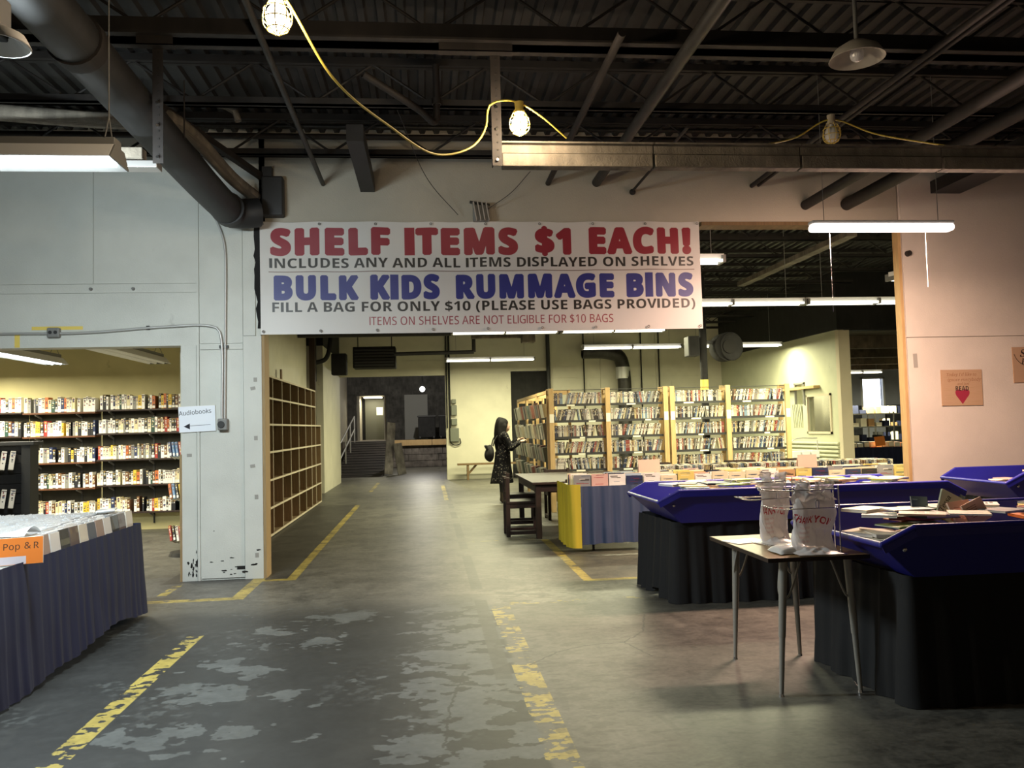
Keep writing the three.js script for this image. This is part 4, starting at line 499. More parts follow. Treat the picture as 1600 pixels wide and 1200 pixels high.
// ---------- cloth, tables, tubs ----------
function skirt(pts, yTop, { amp = 0.018, wl = 0.11, hem = () => 0.01, flare = 0.02, seed = 1, rows = 9, gather = 1 } = {}) {   // pleated cloth along a floor path, outside on the right-hand side of the path
  const L = [0]; for (let i = 1; i < pts.length; i++) L.push(L[i - 1] + Math.hypot(pts[i][0] - pts[i - 1][0], pts[i][1] - pts[i - 1][1])); const T = L[L.length - 1], n = Math.ceil(T / 0.016);
  const at = (s) => { s = Math.min(T, Math.max(0, s)); let k = 1; while (k < pts.length - 1 && s > L[k]) k++; const t = (s - L[k - 1]) / (L[k] - L[k - 1]); return [pts[k - 1][0] + (pts[k][0] - pts[k - 1][0]) * t, pts[k - 1][1] + (pts[k][1] - pts[k - 1][1]) * t]; };
  return sheet(n, rows, (u, v) => {
    const s = u * T, p = at(s), a = at(s - 0.04), b = at(s + 0.04), dl = Math.hypot(b[0] - a[0], b[1] - a[1]) || 1, nx = -(b[1] - a[1]) / dl, nz = (b[0] - a[0]) / dl, d = 1 - v;   // v = 1 at the top
    const ph = s / wl * 6.283 + 2.2 * fbm(s * 1.7 + seed * 9, 3, 2) * 3, big = fbm(s * 2.6 + seed * 31, d * 1.2, 3) - 0.5;
    const off = 0.006 + amp * (0.35 * gather + 0.65 * d) * (Math.sin(ph + 0.5 * d) + 0.35 * Math.sin(2.3 * ph + seed)) * (0.7 + 0.6 * fbm(s * 3 + seed, 1, 2)) + d * (flare + 0.05 * big) + amp * 1.35;
    const y = yTop - (yTop - hem(s, T)) * d; return [p[0] + nx * off, y, p[1] + nz * off, s, y];
  });
}
function foldingTable(name, label, x0, x1, z0, z1, y, mat = M.lampGrey) {
  const t = thing(name, label, 'table', [0, 0, 0]); mesh('table_top', rbx(x1 - x0, 0.03, z1 - z0, 0.008, (x0 + x1) / 2, y - 0.015, (z0 + z1) / 2), mat, t); const xs = x1 - x0 > 2.6 ? [x0 + 0.25, (x0 + x1) / 2, x1 - 0.25] : [x0 + 0.2, x1 - 0.2];
  for (const x of xs) for (const z of [z0 + 0.12, z1 - 0.12]) mesh('leg', bar([x, 0, z], [x, y - 0.03, z], 0.016, 10), M.black, t); for (const x of xs) mesh('crossbar', bar([x, 0.25, z0 + 0.12], [x, 0.25, z1 - 0.12], 0.012, 8), M.black, t); return t;
}
function tub(label, xl, xr, zf, zb, yb = 0.665, yt = 0.93, yl = 0.845) {
  const t = thing('blue_tub', label, 'bin', [0, 0, 0], 0), P = [[xl + 0.2, yb], [xl, yl], [xl + 0.17, yt], [xr - 0.17, yt], [xr, yl], [xr - 0.2, yb]], th = 0.014, fl = 0.22;
  const lean = (g, s) => { const p = g.attributes.position; for (let i = 0; i < p.count; i++) p.setZ(i, p.getZ(i) + s * fl * (p.getY(i) - yt)); g.computeVertexNormals(); return g; };   // sides lean in towards the bottom
  const sh = new THREE.Shape(); P.forEach((p, i) => sh[i ? 'lineTo' : 'moveTo'](p[0], p[1])); sh.closePath(); const side = () => flat(new THREE.ExtrudeGeometry(sh, { depth: th, bevelEnabled: false }));
  mesh('front_wall', lean(side().translate(0, 0, zf - th), 1), M.binBlue, t); mesh('rear_wall', lean(side().translate(0, 0, zb), -1), M.binBlue, t);
  const zin = (y, s) => (s > 0 ? zf : zb) + s * fl * (y - yt), quad = (a, b) => sheet(6, 6, (u, v) => { const x = a[0] + (b[0] - a[0]) * u, y = a[1] + (b[1] - a[1]) * u, z = zin(y, 1) + (zin(y, -1) - zin(y, 1)) * v; return [x, y, z]; });
  const end = (a, b, nx) => { const g1 = quad(a, b), g2 = quad(b, a).translate(nx, 0, 0); return [g1, g2]; };
  mesh('end_wall', end(P[0], P[1], th), M.binBlue, t); mesh('end_wall', end(P[4], P[5], -th), M.binBlue, t); mesh('base', ext(P[0][0], P[5][0], yb, yb + 0.012, zin(yb, -1), zin(yb, 1)), M.binBlue, t);
  for (const s of [1, -1]) { const z = (y) => zin(y, s) + s * 0.008, pts = [P[1], P[2], P[3], P[4]].map(([x, y]) => [x, y, z(y)]), g = []; for (let i = 1; i < 4; i++) g.push(bar(pts[i - 1], pts[i], 0.017, 12)); for (const p of pts) g.push(sph(0.017, ...p, 1, 1, 1, 12)); for (let i = 1; i < 4; i++) { const a = pts[i - 1], b = pts[i]; g.push(beam([a[0], a[1] - 0.022, a[2] + s * 0.012], [b[0], b[1] - 0.022, b[2] + s * 0.012], 0.006, 0.045)); } mesh('rim', g, M.binBlue, t); }
  for (const i of [1, 4]) mesh('lip', [bar([P[i][0], yl, zin(yl, 1)], [P[i][0], yl, zin(yl, -1)], 0.016, 12)], M.binBlue, t);
  for (const s of [1, -1]) mesh('rivet', sph(0.012, xl + 0.13, yl - 0.03, zin(yl - 0.03, s) + s * 0.004, 1, 1, 0.5, 10), M.chrome, t); return t;
}
const COVER = [['cream', '#d9cfae'], ['white', '#e9e6de'], ['yellow', '#d6c470'], ['green', '#7d9a3c'], ['pale blue', '#a9bccb'], ['pink', '#d9b0a4'], ['red', '#8e2f2a'], ['tan', '#b79468'], ['grey', '#8d8f90'], ['dark blue', '#2b3557'], ['black', '#222224'], ['orange', '#c8702e']];
const coverMats = COVER.map(([, c], k) => std({ map: canvasTex(128, 160, (x, w, h) => { const r = rngOf(300 + k); x.fillStyle = c; x.fillRect(0, 0, w, h); for (let q = 0; q < 5; q++) { x.fillStyle = ['rgba(40,35,30,0.65)', 'rgba(250,245,230,0.6)', 'rgba(150,40,40,0.5)', 'rgba(40,70,110,0.5)'][Math.floor(r() * 4)]; x.fillRect(10 + 60 * r(), 10 + 120 * r(), 20 + 60 * r(), 5 + 26 * r() * r()); } }), roughness: 0.4 }));
// unit flat book: cover up (+y), thickness along y from 0 to 1
const flatBook = (() => { const a = [bx(1, 0.12, 1, 0, 0.94, 0), bx(1, 0.12, 1, 0, 0.06, 0), bx(0.02, 1, 1, -0.49, 0.5, 0)], g = mergeGeometries(a), p = g.attributes.position, uv = g.attributes.uv; for (let i = 0; i < p.count; i++) uv.setXY(i, p.getX(i) + 0.5, 0.5 - p.getZ(i)); const pg = bx(0.97, 0.8, 0.96, 0, 0.5, 0), all = mergeGeometries([g, pg]); all.clearGroups(); all.addGroup(0, p.count, 0); all.addGroup(p.count, pg.attributes.position.count, 1); return all; })();
function layBook(name, label, group, k, x, y, z, w, th, h, ry = 0, rx = 0, rz = 0) { const m = new THREE.Mesh(flatBook, [coverMats[k], M.page]); m.name = numbered(name); m.castShadow = m.receiveShadow = true; m.position.set(x, y, z); m.scale.set(w, th, h); m.rotation.set(rx, ry, rz, 'YXZ'); scene.add(m); return tag(m, label, 'book', group); }
function heap(where, x0, x1, z0, z1, yTop, yBot, nTop, seed) {
  const r = rngOf(seed), g = []; for (let k = 0; k < 160; k++) { const b = flatBook.clone(); b.clearGroups(); M4.compose(new THREE.Vector3(x0 + 0.12 + (x1 - x0 - 0.24) * r(), yBot + (yTop - yBot - 0.09) * r(), z0 + 0.13 + (z1 - z0 - 0.26) * r()), QU.setFromEuler(EU.set(0.12 * (r() - 0.5), r() * 6.28, 0.12 * (r() - 0.5))), new THREE.Vector3(0.19, 0.02, 0.25)); g.push(b.applyMatrix4(M4)); }
  const s = mesh('buried_books', g, M.page, scene, true); s.userData = { kind: 'stuff', label: `jumbled children's books buried in the ${where}`, category: 'books' };
  const rects = [], axes = (q) => [[Math.cos(q.a), -Math.sin(q.a)], [Math.sin(q.a), Math.cos(q.a)]], hit = (p, q) => { for (const [ux, uz] of [...axes(p), ...axes(q)]) { const e = (o) => { const [u, v] = axes(o); return o.w / 2 * Math.abs(u[0] * ux + u[1] * uz) + o.h / 2 * Math.abs(v[0] * ux + v[1] * uz); }; if (Math.abs((p.x - q.x) * ux + (p.z - q.z) * uz) > e(p) + e(q)) return false; } return true; };
  for (let k = 0, tries = 0; k < nTop && tries < 900; tries++) { const q = { x: x0 + 0.13 + (x1 - x0 - 0.26) * r(), z: z0 + 0.14 + (z1 - z0 - 0.28) * r(), w: 0.15 + 0.07 * r(), h: 0.19 + 0.06 * r(), a: r() < 0.6 ? 0.5 * (r() - 0.5) + (r() < 0.5 ? 1.57 : 0) : r() * 6.28, t: 0.007 + 0.016 * r(), y: yTop - 0.055, k: Math.floor(r() * 12) }; for (const o of rects) if (hit(q, o)) q.y = Math.max(q.y, o.y + o.t + 0.0008); if (q.y + q.t > yTop + 0.055) continue; rects.push(q); k++; }
  const counts = {}; rects.sort((a, b) => a.x - b.x); for (const q of rects) { const c = COVER[q.k][0]; counts[c] = (counts[c] ?? 0) + 1; layBook('childrens_book', `${ord(counts[c])} ${c} book from left atop the ${where}`, `books lying on top of the ${where}`, q.k, q.x, q.y, q.z, q.w, q.t, q.h, q.a); }
}
// rummage tubs with black-skirted tables
function tubTable(where, xl, xr, zf, zb, skirtPts, seed, hem) { foldingTable('folding_table', `folding table under the ${where}`, xl + 0.27, xr - 0.27, zb + 0.14, zf - 0.14, 0.66); lone('table_skirt', skirt(skirtPts, 0.67, { amp: 0.02, wl: 0.19, hem, flare: 0.035, seed }), M.blackCloth, `black cloth skirt hanging below the ${where}`, 'table skirt', undefined, true); }
tub('blue plastic tub with sloped lips behind the small bag table', 1.88, 4.56, -6.68, -7.72);
tubTable('tub behind the small bag table', 1.88, 4.56, -6.68, -7.72, [[2.0, -7.66], [2.06, -6.8], [4.36, -6.8], [4.36, -7.66], [2.0, -7.66]], 3, (s) => 0.003 + (s > 0.35 && s < 0.6 ? 0.06 * Math.sin((s - 0.35) / 0.25 * Math.PI) : 0));
heap('tub behind the small bag table', 2.08, 4.36, -7.6, -6.8, 0.905, 0.69, 74, 11);
tub('nearest blue plastic tub at the right picture edge', 2.3, 5.3, -4.05, -5.1);
tubTable('nearest blue tub', 2.3, 5.3, -4.05, -5.1, [[2.43, -5.06], [2.5, -4.16], [5.1, -4.16], [5.1, -5.06], [2.43, -5.06]], 5, () => 0.003);
heap('nearest blue tub', 2.48, 5.05, -4.98, -4.17, 0.905, 0.69, 96, 23);
tub('blue plastic tub against the right wall under the script sign', 5.4, 7.9, -7.3, -8.3);
tubTable('tub against the right wall', 5.4, 7.9, -7.3, -8.3, [[5.6, -8.28], [5.6, -7.42], [7.7, -7.42], [7.7, -8.28]], 8, () => 0.003);
heap('tub against the right wall', 5.62, 7.65, -8.2, -7.42, 0.9, 0.69, 14, 37);
function uprightBook(label, draw, x, y, z, w, h, ry, rz, rx = -0.25) { const t = thing('picture_book', label, 'book', [x, y, z], 0, 'books standing up in the nearest blue tub'); t.rotation.set(rx, ry, rz, 'YXZ'); mesh('pages', bx(w - 0.006, h - 0.006, 0.008, 0, h / 2, 0), M.page, t); mesh('cover', [bx(w, h, 0.0025, 0, h / 2, 0.005), bx(w, h, 0.0025, 0, h / 2, -0.005)], std({ map: canvasTex(256, 320, draw), roughness: 0.35 }), t, true); return t; }
uprightBook('pale book titled in dark letters leaning in the nearest tub', (x, w, h) => { x.fillStyle = '#b9c9b4'; x.fillRect(0, 0, w, h); x.fillStyle = '#c9a64a'; x.fillRect(0, h - 70, 110, 70); x.save(); x.translate(60, 250); x.rotate(-1.25); x.fillStyle = '#232a22'; x.font = 'bold 76px serif'; x.fillText('Tessa', 0, 0); x.font = 'bold 34px sans-serif'; x.fillText('the movie', 30, 60); x.restore(); x.fillStyle = '#8a5a3a'; x.fillRect(170, 200, 70, 90); }, 3.02, 0.88, -4.62, 0.14, 0.18, 0.15, -0.5);
uprightBook('dull blue book standing behind the pale titled book', (x, w, h) => { x.fillStyle = '#3d5068'; x.fillRect(0, 0, w, h); x.fillStyle = '#7e93a4'; x.fillRect(20, 40, 80, 12); x.fillRect(20, 240, 60, 40); }, 2.93, 0.88, -4.72, 0.11, 0.14, 0.1, -0.1);
uprightBook('pink book with small dark lines fanned in front in the nearest tub', (x, w, h) => { x.fillStyle = '#dcb7a6'; x.fillRect(0, 0, w, h); x.fillStyle = '#7a4a44'; for (let k = 0; k < 6; k++) x.fillRect(40 + 10 * (k % 3), 60 + 30 * k, 120 - 12 * k, 7); }, 3.16, 0.88, -4.5, 0.15, 0.13, 0.1, 0.35);
uprightBook('pale pink book fanned beside the pale titled book', (x, w, h) => { x.fillStyle = '#e2c4b4'; x.fillRect(0, 0, w, h); x.fillStyle = '#9a6a5c'; x.fillRect(50, 90, 130, 10); x.fillRect(60, 120, 90, 8); }, 3.09, 0.88, -4.53, 0.15, 0.13, 0.1, 0.1, -0.45);

// small school table with bag holders
{
  const t = thing('school_table', 'small wood-topped table with tapered grey metal legs', 'table', [0, 0, 0]); mesh('table_top', rbx(0.57, 0.024, 0.92, 0.006, 2.085, 0.748, -4.77), M.laminate, t); mesh('edge_band', [ext(1.798, 1.802, 0.737, 0.759, -5.23, -4.31), ext(1.8, 2.37, 0.737, 0.759, -4.312, -4.308)], M.walnut, t);
  for (const [x, z, sx, sz] of [[1.93, -4.42, -0.045, 0.01], [2.3, -4.42, 0.03, 0.02], [1.93, -5.12, -0.025, -0.02], [2.3, -5.12, 0.03, -0.02]]) { const a = [x + sx, 0.012, z + sz], b = [x, 0.735, z], m = (k) => [a[0] + (b[0] - a[0]) * k, a[1] + (b[1] - a[1]) * k, a[2] + (b[2] - a[2]) * k]; const leg = mesh('leg', [bar(m(0.42), b, 0.019, 14, 0.024), bar(a, m(0.46), 0.012, 14, 0.017)], M.legMetal, t); mesh('foot', [cyl(0.016, 0.012, 0.014, a[0], 0.007, a[2], 0, 0, 0, 14)], M.chrome, leg); const ix = x < 2.1 ? 1 : -1, iz = z < -4.8 ? 1 : -1, c = m(0.7); mesh('brace', tube([[x - ix * 0.0, 0.73, z + iz * 0.04], [c[0] - ix * 0.01, c[1] + 0.02, c[2] + iz * 0.01], [c[0] + ix * 0.02, c[1] + 0.0, c[2]], [x + ix * 0.1, 0.73, z]], 0.006, 8, 30), M.legMetal, leg); }
}
const bagTex = canvasTex(1024, 512, (x, w, h) => { x.fillStyle = '#e6e4e2'; x.fillRect(0, 0, w, h); x.fillStyle = '#b3202c'; x.save(); x.translate(70, 215); x.rotate(0.05); x.font = 'bold 92px sans-serif'; x.fillText('THANK YOU', 0, 0); x.restore(); x.fillStyle = 'rgba(190,60,70,0.28)'; x.font = 'bold 30px sans-serif'; for (let k = 0; k < 4; k++) x.fillText('THANK YOU', 180, 280 + 44 * k); });
const bagMat = phy({ map: bagTex, roughness: 0.45, transmission: 0.35, thickness: 0, side: THREE.DoubleSide }), bagPlain = phy({ color: lin(0.76, 0.75, 0.74), roughness: 0.4, transmission: 0.4, thickness: 0, side: THREE.DoubleSide });
function bagStand(label, bagLabel, x, z, w, h, ry, seed) {
  const y0 = 0.76, t = thing('bag_stand', label, 'bag holder', [x, y0, z], ry); const a = (y, l) => tube([[w / 2 + 0.02, y, -0.03], [-l, y + 0.008, -0.03], [-l - 0.03, y + 0.014, -0.015], [-l - 0.03, y + 0.014, 0.015], [-l, y, 0.03], [w / 2 + 0.02, y - 0.006, 0.03]], 0.0035, 6, 60);
  mesh('base_plate', rbx(w + 0.04, 0.006, 0.2, 0.002, 0, 0.003, 0), M.chrome, t); mesh('upright', [bar([w / 2 + 0.02, 0.004, -0.03], [w / 2 + 0.02, h + 0.06, -0.03], 0.004), bar([w / 2 + 0.02, 0.004, 0.03], [w / 2 + 0.02, h + 0.06, 0.03], 0.004)], M.chrome, t); mesh('arm', a(h + 0.045, w / 2 + 0.17), M.chrome, t); mesh('arm', a(h - 0.055, w / 2 + 0.14), M.chrome, t); mesh('clip', tube([[0.0, h - 0.06, 0.036], [0.0, h - 0.02, 0.04], [0.014, h - 0.02, 0.04], [0.014, h - 0.06, 0.036]], 0.003, 6, 20), M.chrome, t);
  const b = thing('plastic_bag', bagLabel, 'bag', [x, y0 + 0.007, z], ry); const r = (u, v) => fbm(u * 9 + seed, v * 7, 3) - 0.5;
  mesh('body', sheet(72, 26, (u, v) => { const an = u * 6.2832 + 0.0, c = Math.cos(an), s = Math.sin(an), q = 0.62 + 0.38 * Math.sin(Math.PI * Math.min(1, v * 1.5 + 0.15)), wv = (w / 2) * (1.08 - 0.16 * v - 0.1 * Math.sin(v * 6.2)), cr = 0.03 * (fbm(c * 3 + seed, v * 6 + s * 3, 3) - 0.5); return [-c * wv * (Math.abs(c) > 0.3 ? 1 : 1) + cr + 0.015 * Math.sin(v * 6 + seed), h * 0.93 * v + 0.01 * Math.sin(an * 5) * v, s * 0.042 * q + cr * 0.8, u < 0.5 ? u * 2 * 0.8 : 0.85 + 0.1 * (u - 0.5), v]; }), bagMat, b, true);
  for (const s of [-1, 1]) mesh('bag_handle', sheet(16, 10, (u, v) => { const cr = 0.035 * (fbm(u * 5 + seed + s * 4, v * 4, 3) - 0.5); return [s * w * 0.2 + (u - 0.5) * w * (0.62 - 0.25 * v) + 2.2 * cr + s * 0.02 * v, h * 0.88 + (0.1 + 0.05 * fbm(u * 4 + seed * s, 2, 2)) * v + cr, 0.016 * Math.sin(u * 9 + seed) + 1.6 * cr]; }), bagPlain, b);
  mesh('crumpled_base', sheet(28, 14, (u, v) => { const cr = fbm(u * 7 + seed, v * 6, 3); return [-w * 0.62 + w * 1.1 * u, 0.003 + 0.05 * cr * Math.sin(Math.PI * u) * Math.sin(Math.PI * v), -0.06 + 0.17 * v + 0.02 * cr]; }), bagPlain, b);
}
bagStand('wire bag stand at the front right of the school table', 'white thank-you bag on the front wire stand', 2.115, -4.42, 0.23, 0.31, 0, 3); bagStand('wire bag stand at the back of the school table', 'white thank-you bag on the rear wire stand', 2.07, -4.84, 0.19, 0.33, 0.25, 9);
lone('bag_packet', [sheet(20, 16, (u, v) => [1.9 + 0.24 * u, 0.762 + 0.045 * Math.pow(Math.sin(Math.PI * u) * Math.sin(Math.PI * v), 0.35) + 0.008 * fbm(u * 8, v * 8, 3), -4.38 - 0.18 * v - 0.05 * u])], phy({ color: lin(0.62, 0.62, 0.6), roughness: 0.2, clearcoat: 0.6, side: THREE.DoubleSide }), 'shiny flat packet of bags on the front of the school table', 'packet'); lone('paper_sheet', bx(0.24, 0.003, 0.17, 1.93, 0.7625, -4.95, 0, 0.3), M.lampWhite, 'white sheet lying on the back left of the school table', 'paper');

// ---------- CD table at the left ----------
foldingTable('folding_table', 'long folding table covered in disc cases at the left', -4.6, -2.44, -7.28, -1.6, 0.755); lone('table_skirt', skirt([[-4.6, -7.28], [-2.42, -7.28], [-2.4, -1.6]].reverse().map((p) => p), 0.775, { amp: 0.009, wl: 0.14, hem: (s, T) => { const k = T - s - 2.2; return 0.03 + 0.02 * Math.sin(s * 5) + (k > 0.25 && k < 1.4 ? 0.08 * Math.sin((k - 0.25) / 1.15 * Math.PI) : 0); }, flare: 0.05, seed: 2 }).scale(1, 1, 1), M.navy, 'navy pleated skirt around the table of disc cases', 'table skirt', undefined, true);
{
  const edge = [lin(0.5, 0.52, 0.54), lin(0.62, 0.63, 0.64), lin(0.36, 0.37, 0.39), lin(0.7, 0.7, 0.69), lin(0.2, 0.2, 0.21), lin(0.44, 0.42, 0.4)].map((c) => phy({ color: c, roughness: 0.22, clearcoat: 0.5 })), art = [lin(0.12, 0.09, 0.08), lin(0.55, 0.5, 0.42), lin(0.1, 0.11, 0.13), lin(0.3, 0.22, 0.18), lin(0.6, 0.58, 0.55), lin(0.05, 0.05, 0.05)].map((c) => phy({ color: c, roughness: 0.2, clearcoat: 0.6 }));
  const unit = new THREE.BoxGeometry(1, 1, 1).translate(0, 0.5, 0), uf = flat(unit.clone()), rest = [];
  for (let r = 0; r < 21; r++) for (let k = 0; k < 92; k++) { if ((r === 12 || r === 13 || r === 14) && k < 13) continue; const z = -7.19 + 0.152 * r, x = -2.462 - 0.0122 * k - (k > 45 ? 0.05 : 0), y = 0.7555, tilt = 0.12 + 0.1 * (fbm(k * 0.11, r * 3.3, 2) - 0.5) + (k === 0 ? 0.02 : 0), jz = 0.012 * (hash2(k, r) - 0.5), jy = 0.012 * hash2(k, r + 90), hgt = 0.118 + jy;
    if (r < 16 && k < 21) { const m = new THREE.Mesh(unit, k === 0 ? art[(r * 5 + 1) % 6] : edge[Math.floor(hash2(k + 3, r) * 6)]); m.name = numbered('disc_case'); m.castShadow = m.receiveShadow = true; m.scale.set(0.0096, hgt, 0.14); m.position.set(x, y, z + jz); m.rotation.z = tilt; scene.add(m); tag(m, `${ord(k + 1)} disc case in from the navy skirt, ${ord(r + 1)} row from the far end`, 'disc case', 'disc cases standing on the navy-skirted table'); }
    else { const g = uf.clone(); M4.compose(new THREE.Vector3(x, y, z + jz), QU.setFromEuler(EU.set(0, 0, tilt)), new THREE.Vector3(0.0096, hgt, 0.14)); rest.push(g.applyMatrix4(M4)); } }
  const s = mesh('disc_cases', rest, edge[0], scene); s.userData = { kind: 'stuff', label: 'dense rows of grey disc cases across the navy-skirted table', category: 'disc cases' };
  lone('loose_disc_case', [bx(0.14, 0.011, 0.125, -2.62, 0.897, -7.1, 0.02, 0.4, 0.05), bx(0.14, 0.011, 0.125, -2.6, 0.91, -7.08, 0.03, 0.2, 0.05)], edge[3], 'two loose disc cases lying on the far rows', 'disc cases');
  lone('paper_sheet', sheet(10, 8, (u, v) => [-2.72 + 0.2 * u, 0.895 + 0.05 * Math.sin(Math.PI * v) * u, -5.75 + 0.24 * v]), std({ color: lin(0.8, 0.8, 0.78), roughness: 0.8, side: THREE.DoubleSide }), 'curled white paper lying on the disc cases', 'paper');
  const o = signBoard('card_sign', 'orange handwritten card on the edge of the disc table', 'sign', 0.3, 0.16, (x, w, h) => { x.fillStyle = '#e8812a'; x.fillRect(0, 0, w, h); x.strokeStyle = '#33241c'; x.lineWidth = 6; x.font = '92px sans-serif'; x.fillStyle = '#33241c'; x.fillText('Pop', 150, 120); x.fillText('&', 340, 116); x.fillText('R', 420, 118); x.fillStyle = '#cfc8d0'; x.fillRect(60, 190, 300, 80); }, [-2.44, 0.84, -5.22]); o.rotation.set(-0.1, 0.35, 0, 'YXZ');
}
// black slat display in the audiobook room
{
  const t = thing('slat_display', 'black slatwall display just inside the audiobook doorway', 'display', [-5.75, 0, -10.6]); mesh('core', ext(-1, 1, 0.1, 1.43, -0.06, 0.05), M.black, t); mesh('base', rbx(2.08, 0.12, 0.5, 0.01, 0, 0.06, 0), M.black, t); mesh('top_cap', rbx(2.14, 0.045, 0.26, 0.006, 0, 1.452, 0), M.black, t); mesh('end_panel', ext(0.92, 1.02, 0.1, 1.43, -0.11, 0.11), M.black, t); for (let k = 0; k < 11; k++) mesh('slat', rbx(1.9, 0.105, 0.02, 0.004, -0.03, 0.2 + 0.118 * k, 0.062), M.blackMatte, t);
  [[1.14, 'upper'], [0.69, 'lower']].forEach(([y, n]) => { for (let k = 0; k < 4; k++) { const m = putBook(CASE[[2, 8, 0, 14][k]], caseMat, 'display_case', `${ord(k + 1)} media case from the right on the ${n} hook of the black display`, 'media case', 'media cases on the black slat display', -4.92 - 0.1 * k, y, -10.42, 0.05, 0.22, 0.14, -0.1, 0.5, -0.14); } });
}
{ const t = thing('spinner_rack', 'wire spinner rack half hidden behind the white pillar', 'rack', [-3.02, 0, -10.85]); mesh('pole', bar([0, 0, 0], [0, 1.7, 0], 0.018), M.galv, t); mesh('base', cyl(0.22, 0.2, 0.05, 0, 0.025, 0), M.galv, t); [1.2, 0.68, 0.16].forEach((y, r) => { mesh('wire_pocket', [place(flat(new THREE.TorusGeometry(0.17, 0.004, 6, 24)), 0, y + 0.06, 0, Math.PI / 2), ...[0, 1, 2, 3, 4, 5].map((k) => bar([0, y, 0], [0.17 * Math.cos(k), y + 0.06, 0.17 * Math.sin(k)], 0.004, 6))], M.galv, t); for (let k = 0; k < 4; k++) putBook(BOOK[[[5, 15, 15, 6], [12, 15, 3, 10], [6, 3, 0, 6]][r][k]], [bookMat, M.page], 'rack_book', `${ord(k + 1)} paperback from the left in the ${['upper', 'middle', 'lower'][r]} spinner pocket`, 'book', 'paperbacks in the spinner rack', -3.16 + 0.05 * k, y + 0.02, -10.78 + 0.03 * k, 0.03, 0.2, 0.12, -0.35, -0.3, 0.35); }); }

// ---------- tables and chairs in the hall ----------
foldingTable('folding_table', 'long folding table of picture books behind the tubs', 1.7, 6.3, -10.55, -9.72, 0.76); lone('table_skirt', skirt([[1.78, -9.7], [6.3, -9.7]], 0.775, { amp: 0.02, wl: 0.16, hem: (s) => 0.06 + 0.05 * Math.sin(s * 2.1 + 0.6), flare: 0.03, seed: 4 }), M.slateBlue, 'slate blue cloth skirt of the picture book table', 'table skirt', undefined, true); lone('table_skirt', skirt([[1.66, -10.5], [1.67, -9.68], [1.78, -9.66]], 0.8, { amp: 0.02, wl: 0.2, hem: () => 0.06, flare: 0.0, seed: 6 }), M.yellowCloth, 'yellow cloth covering the end of the picture book table', 'table skirt', undefined, true);
for (let c = 0; c < 21; c++) { let z = -9.79; for (let k = 0; k < 9; k++) { const th = rr(0.006, 0.02), q = pick([0, 1, 7, 8, 4, 5, 1, 0, 8, 1, 10, 9, 2, 0]), m = layBook('upright_picture_book', `${ord(k + 1)} book back in the ${ord(c + 1)} column on the blue-skirted table`, 'picture books standing on the blue-skirted table', q, 1.83 + 0.212 * c + rr(-0.005, 0.005), 0.7605, z, 0.195, th, 0.1, 0, 0, 0); m.rotation.set(Math.PI / 2, 0, 0); m.position.set(1.83 + 0.212 * c, 0.7605 + 0.065, z - th); m.scale.set(0.2, th, 0.1 + 0.05 * rng()); m.position.y = 0.761 + m.scale.z / 2; z -= th + rr(0.02, 0.07); } }
for (const [x, w, l] of [[2.72, 0.27, 'pink card standing above the left tub on the picture books'], [4.76, 0.25, 'pink card standing near the bag stands on the picture books']]) lone('blank_card', [bx(w, 0.16, 0.003, x, 0.97, -10.05, -0.08), bx(w, 0.12, 0.003, x, 0.95, -10.09, 0.3)], std({ color: lin(0.62, 0.44, 0.36), roughness: 0.8 }), l, 'card');
foldingTable('folding_table', 'folding table of cassettes behind the picture books', 3.1, 6.9, -12.3, -11.5, 0.76);
{ let n = 0; for (let r = 0; r < 3; r++) for (let x = 3.16; x < 6.8; x += 0.042) { n++; const k = Math.floor(rng() * 16); if (r === 0) putBook(CASE[k], caseMat, 'cassette', `${ord(Math.floor((x - 3.14) / 0.042) + 1)} cassette from the left in the front row of cassettes`, 'cassette', 'front row of cassettes', x, 0.761, -11.62, 0.032, 0.12, 0.1); else putBook(CASE[k], caseMat, 'cassette', `${ord(Math.floor((x - 3.14) / 0.042) + 1)} cassette from the left in the ${['', 'middle', 'rear'][r]} row of cassettes`, 'cassette', `${['', 'middle', 'rear'][r]} row of cassettes`, x, 0.761, -11.62 - 0.2 * r, 0.032, 0.12, 0.1); } }
for (const [x, l] of [[3.4, 'left'], [4.7, 'middle'], [5.6, 'right']]) { const t = thing('card_tray', `${l} dark cardboard tray behind the rows of cassettes`, 'tray', [x, 0.761, -12.18]); mesh('tray', [bx(0.42, 0.006, 0.2, 0, 0.003, 0), bx(0.42, 0.14, 0.006, 0, 0.07, 0.1), bx(0.42, 0.14, 0.006, 0, 0.07, -0.1), bx(0.006, 0.14, 0.2, 0.21, 0.07, 0), bx(0.006, 0.14, 0.2, -0.21, 0.07, 0)], M.walnut, t); }
{ const t = thing('library_table', 'dark wooden reading table left of the picture books', 'table', [2.12, 0, -12.05]); mesh('table_top', rbx(1.5, 0.035, 2.2, 0.008, 0, 0.735, 0), M.walnut, t); mesh('apron', [ext(-0.68, 0.68, 0.62, 0.717, -1.03, -1.0), ext(-0.68, 0.68, 0.62, 0.717, 1.0, 1.03), ext(-0.7, -0.67, 0.62, 0.717, -1, 1), ext(0.67, 0.7, 0.62, 0.717, -1, 1)], M.walnut, t); for (const x of [-0.66, 0.66]) for (const z of [-1, 1]) mesh('leg', rbx(0.075, 0.72, 0.075, 0.006, x, 0.36, z), M.walnut, t); }
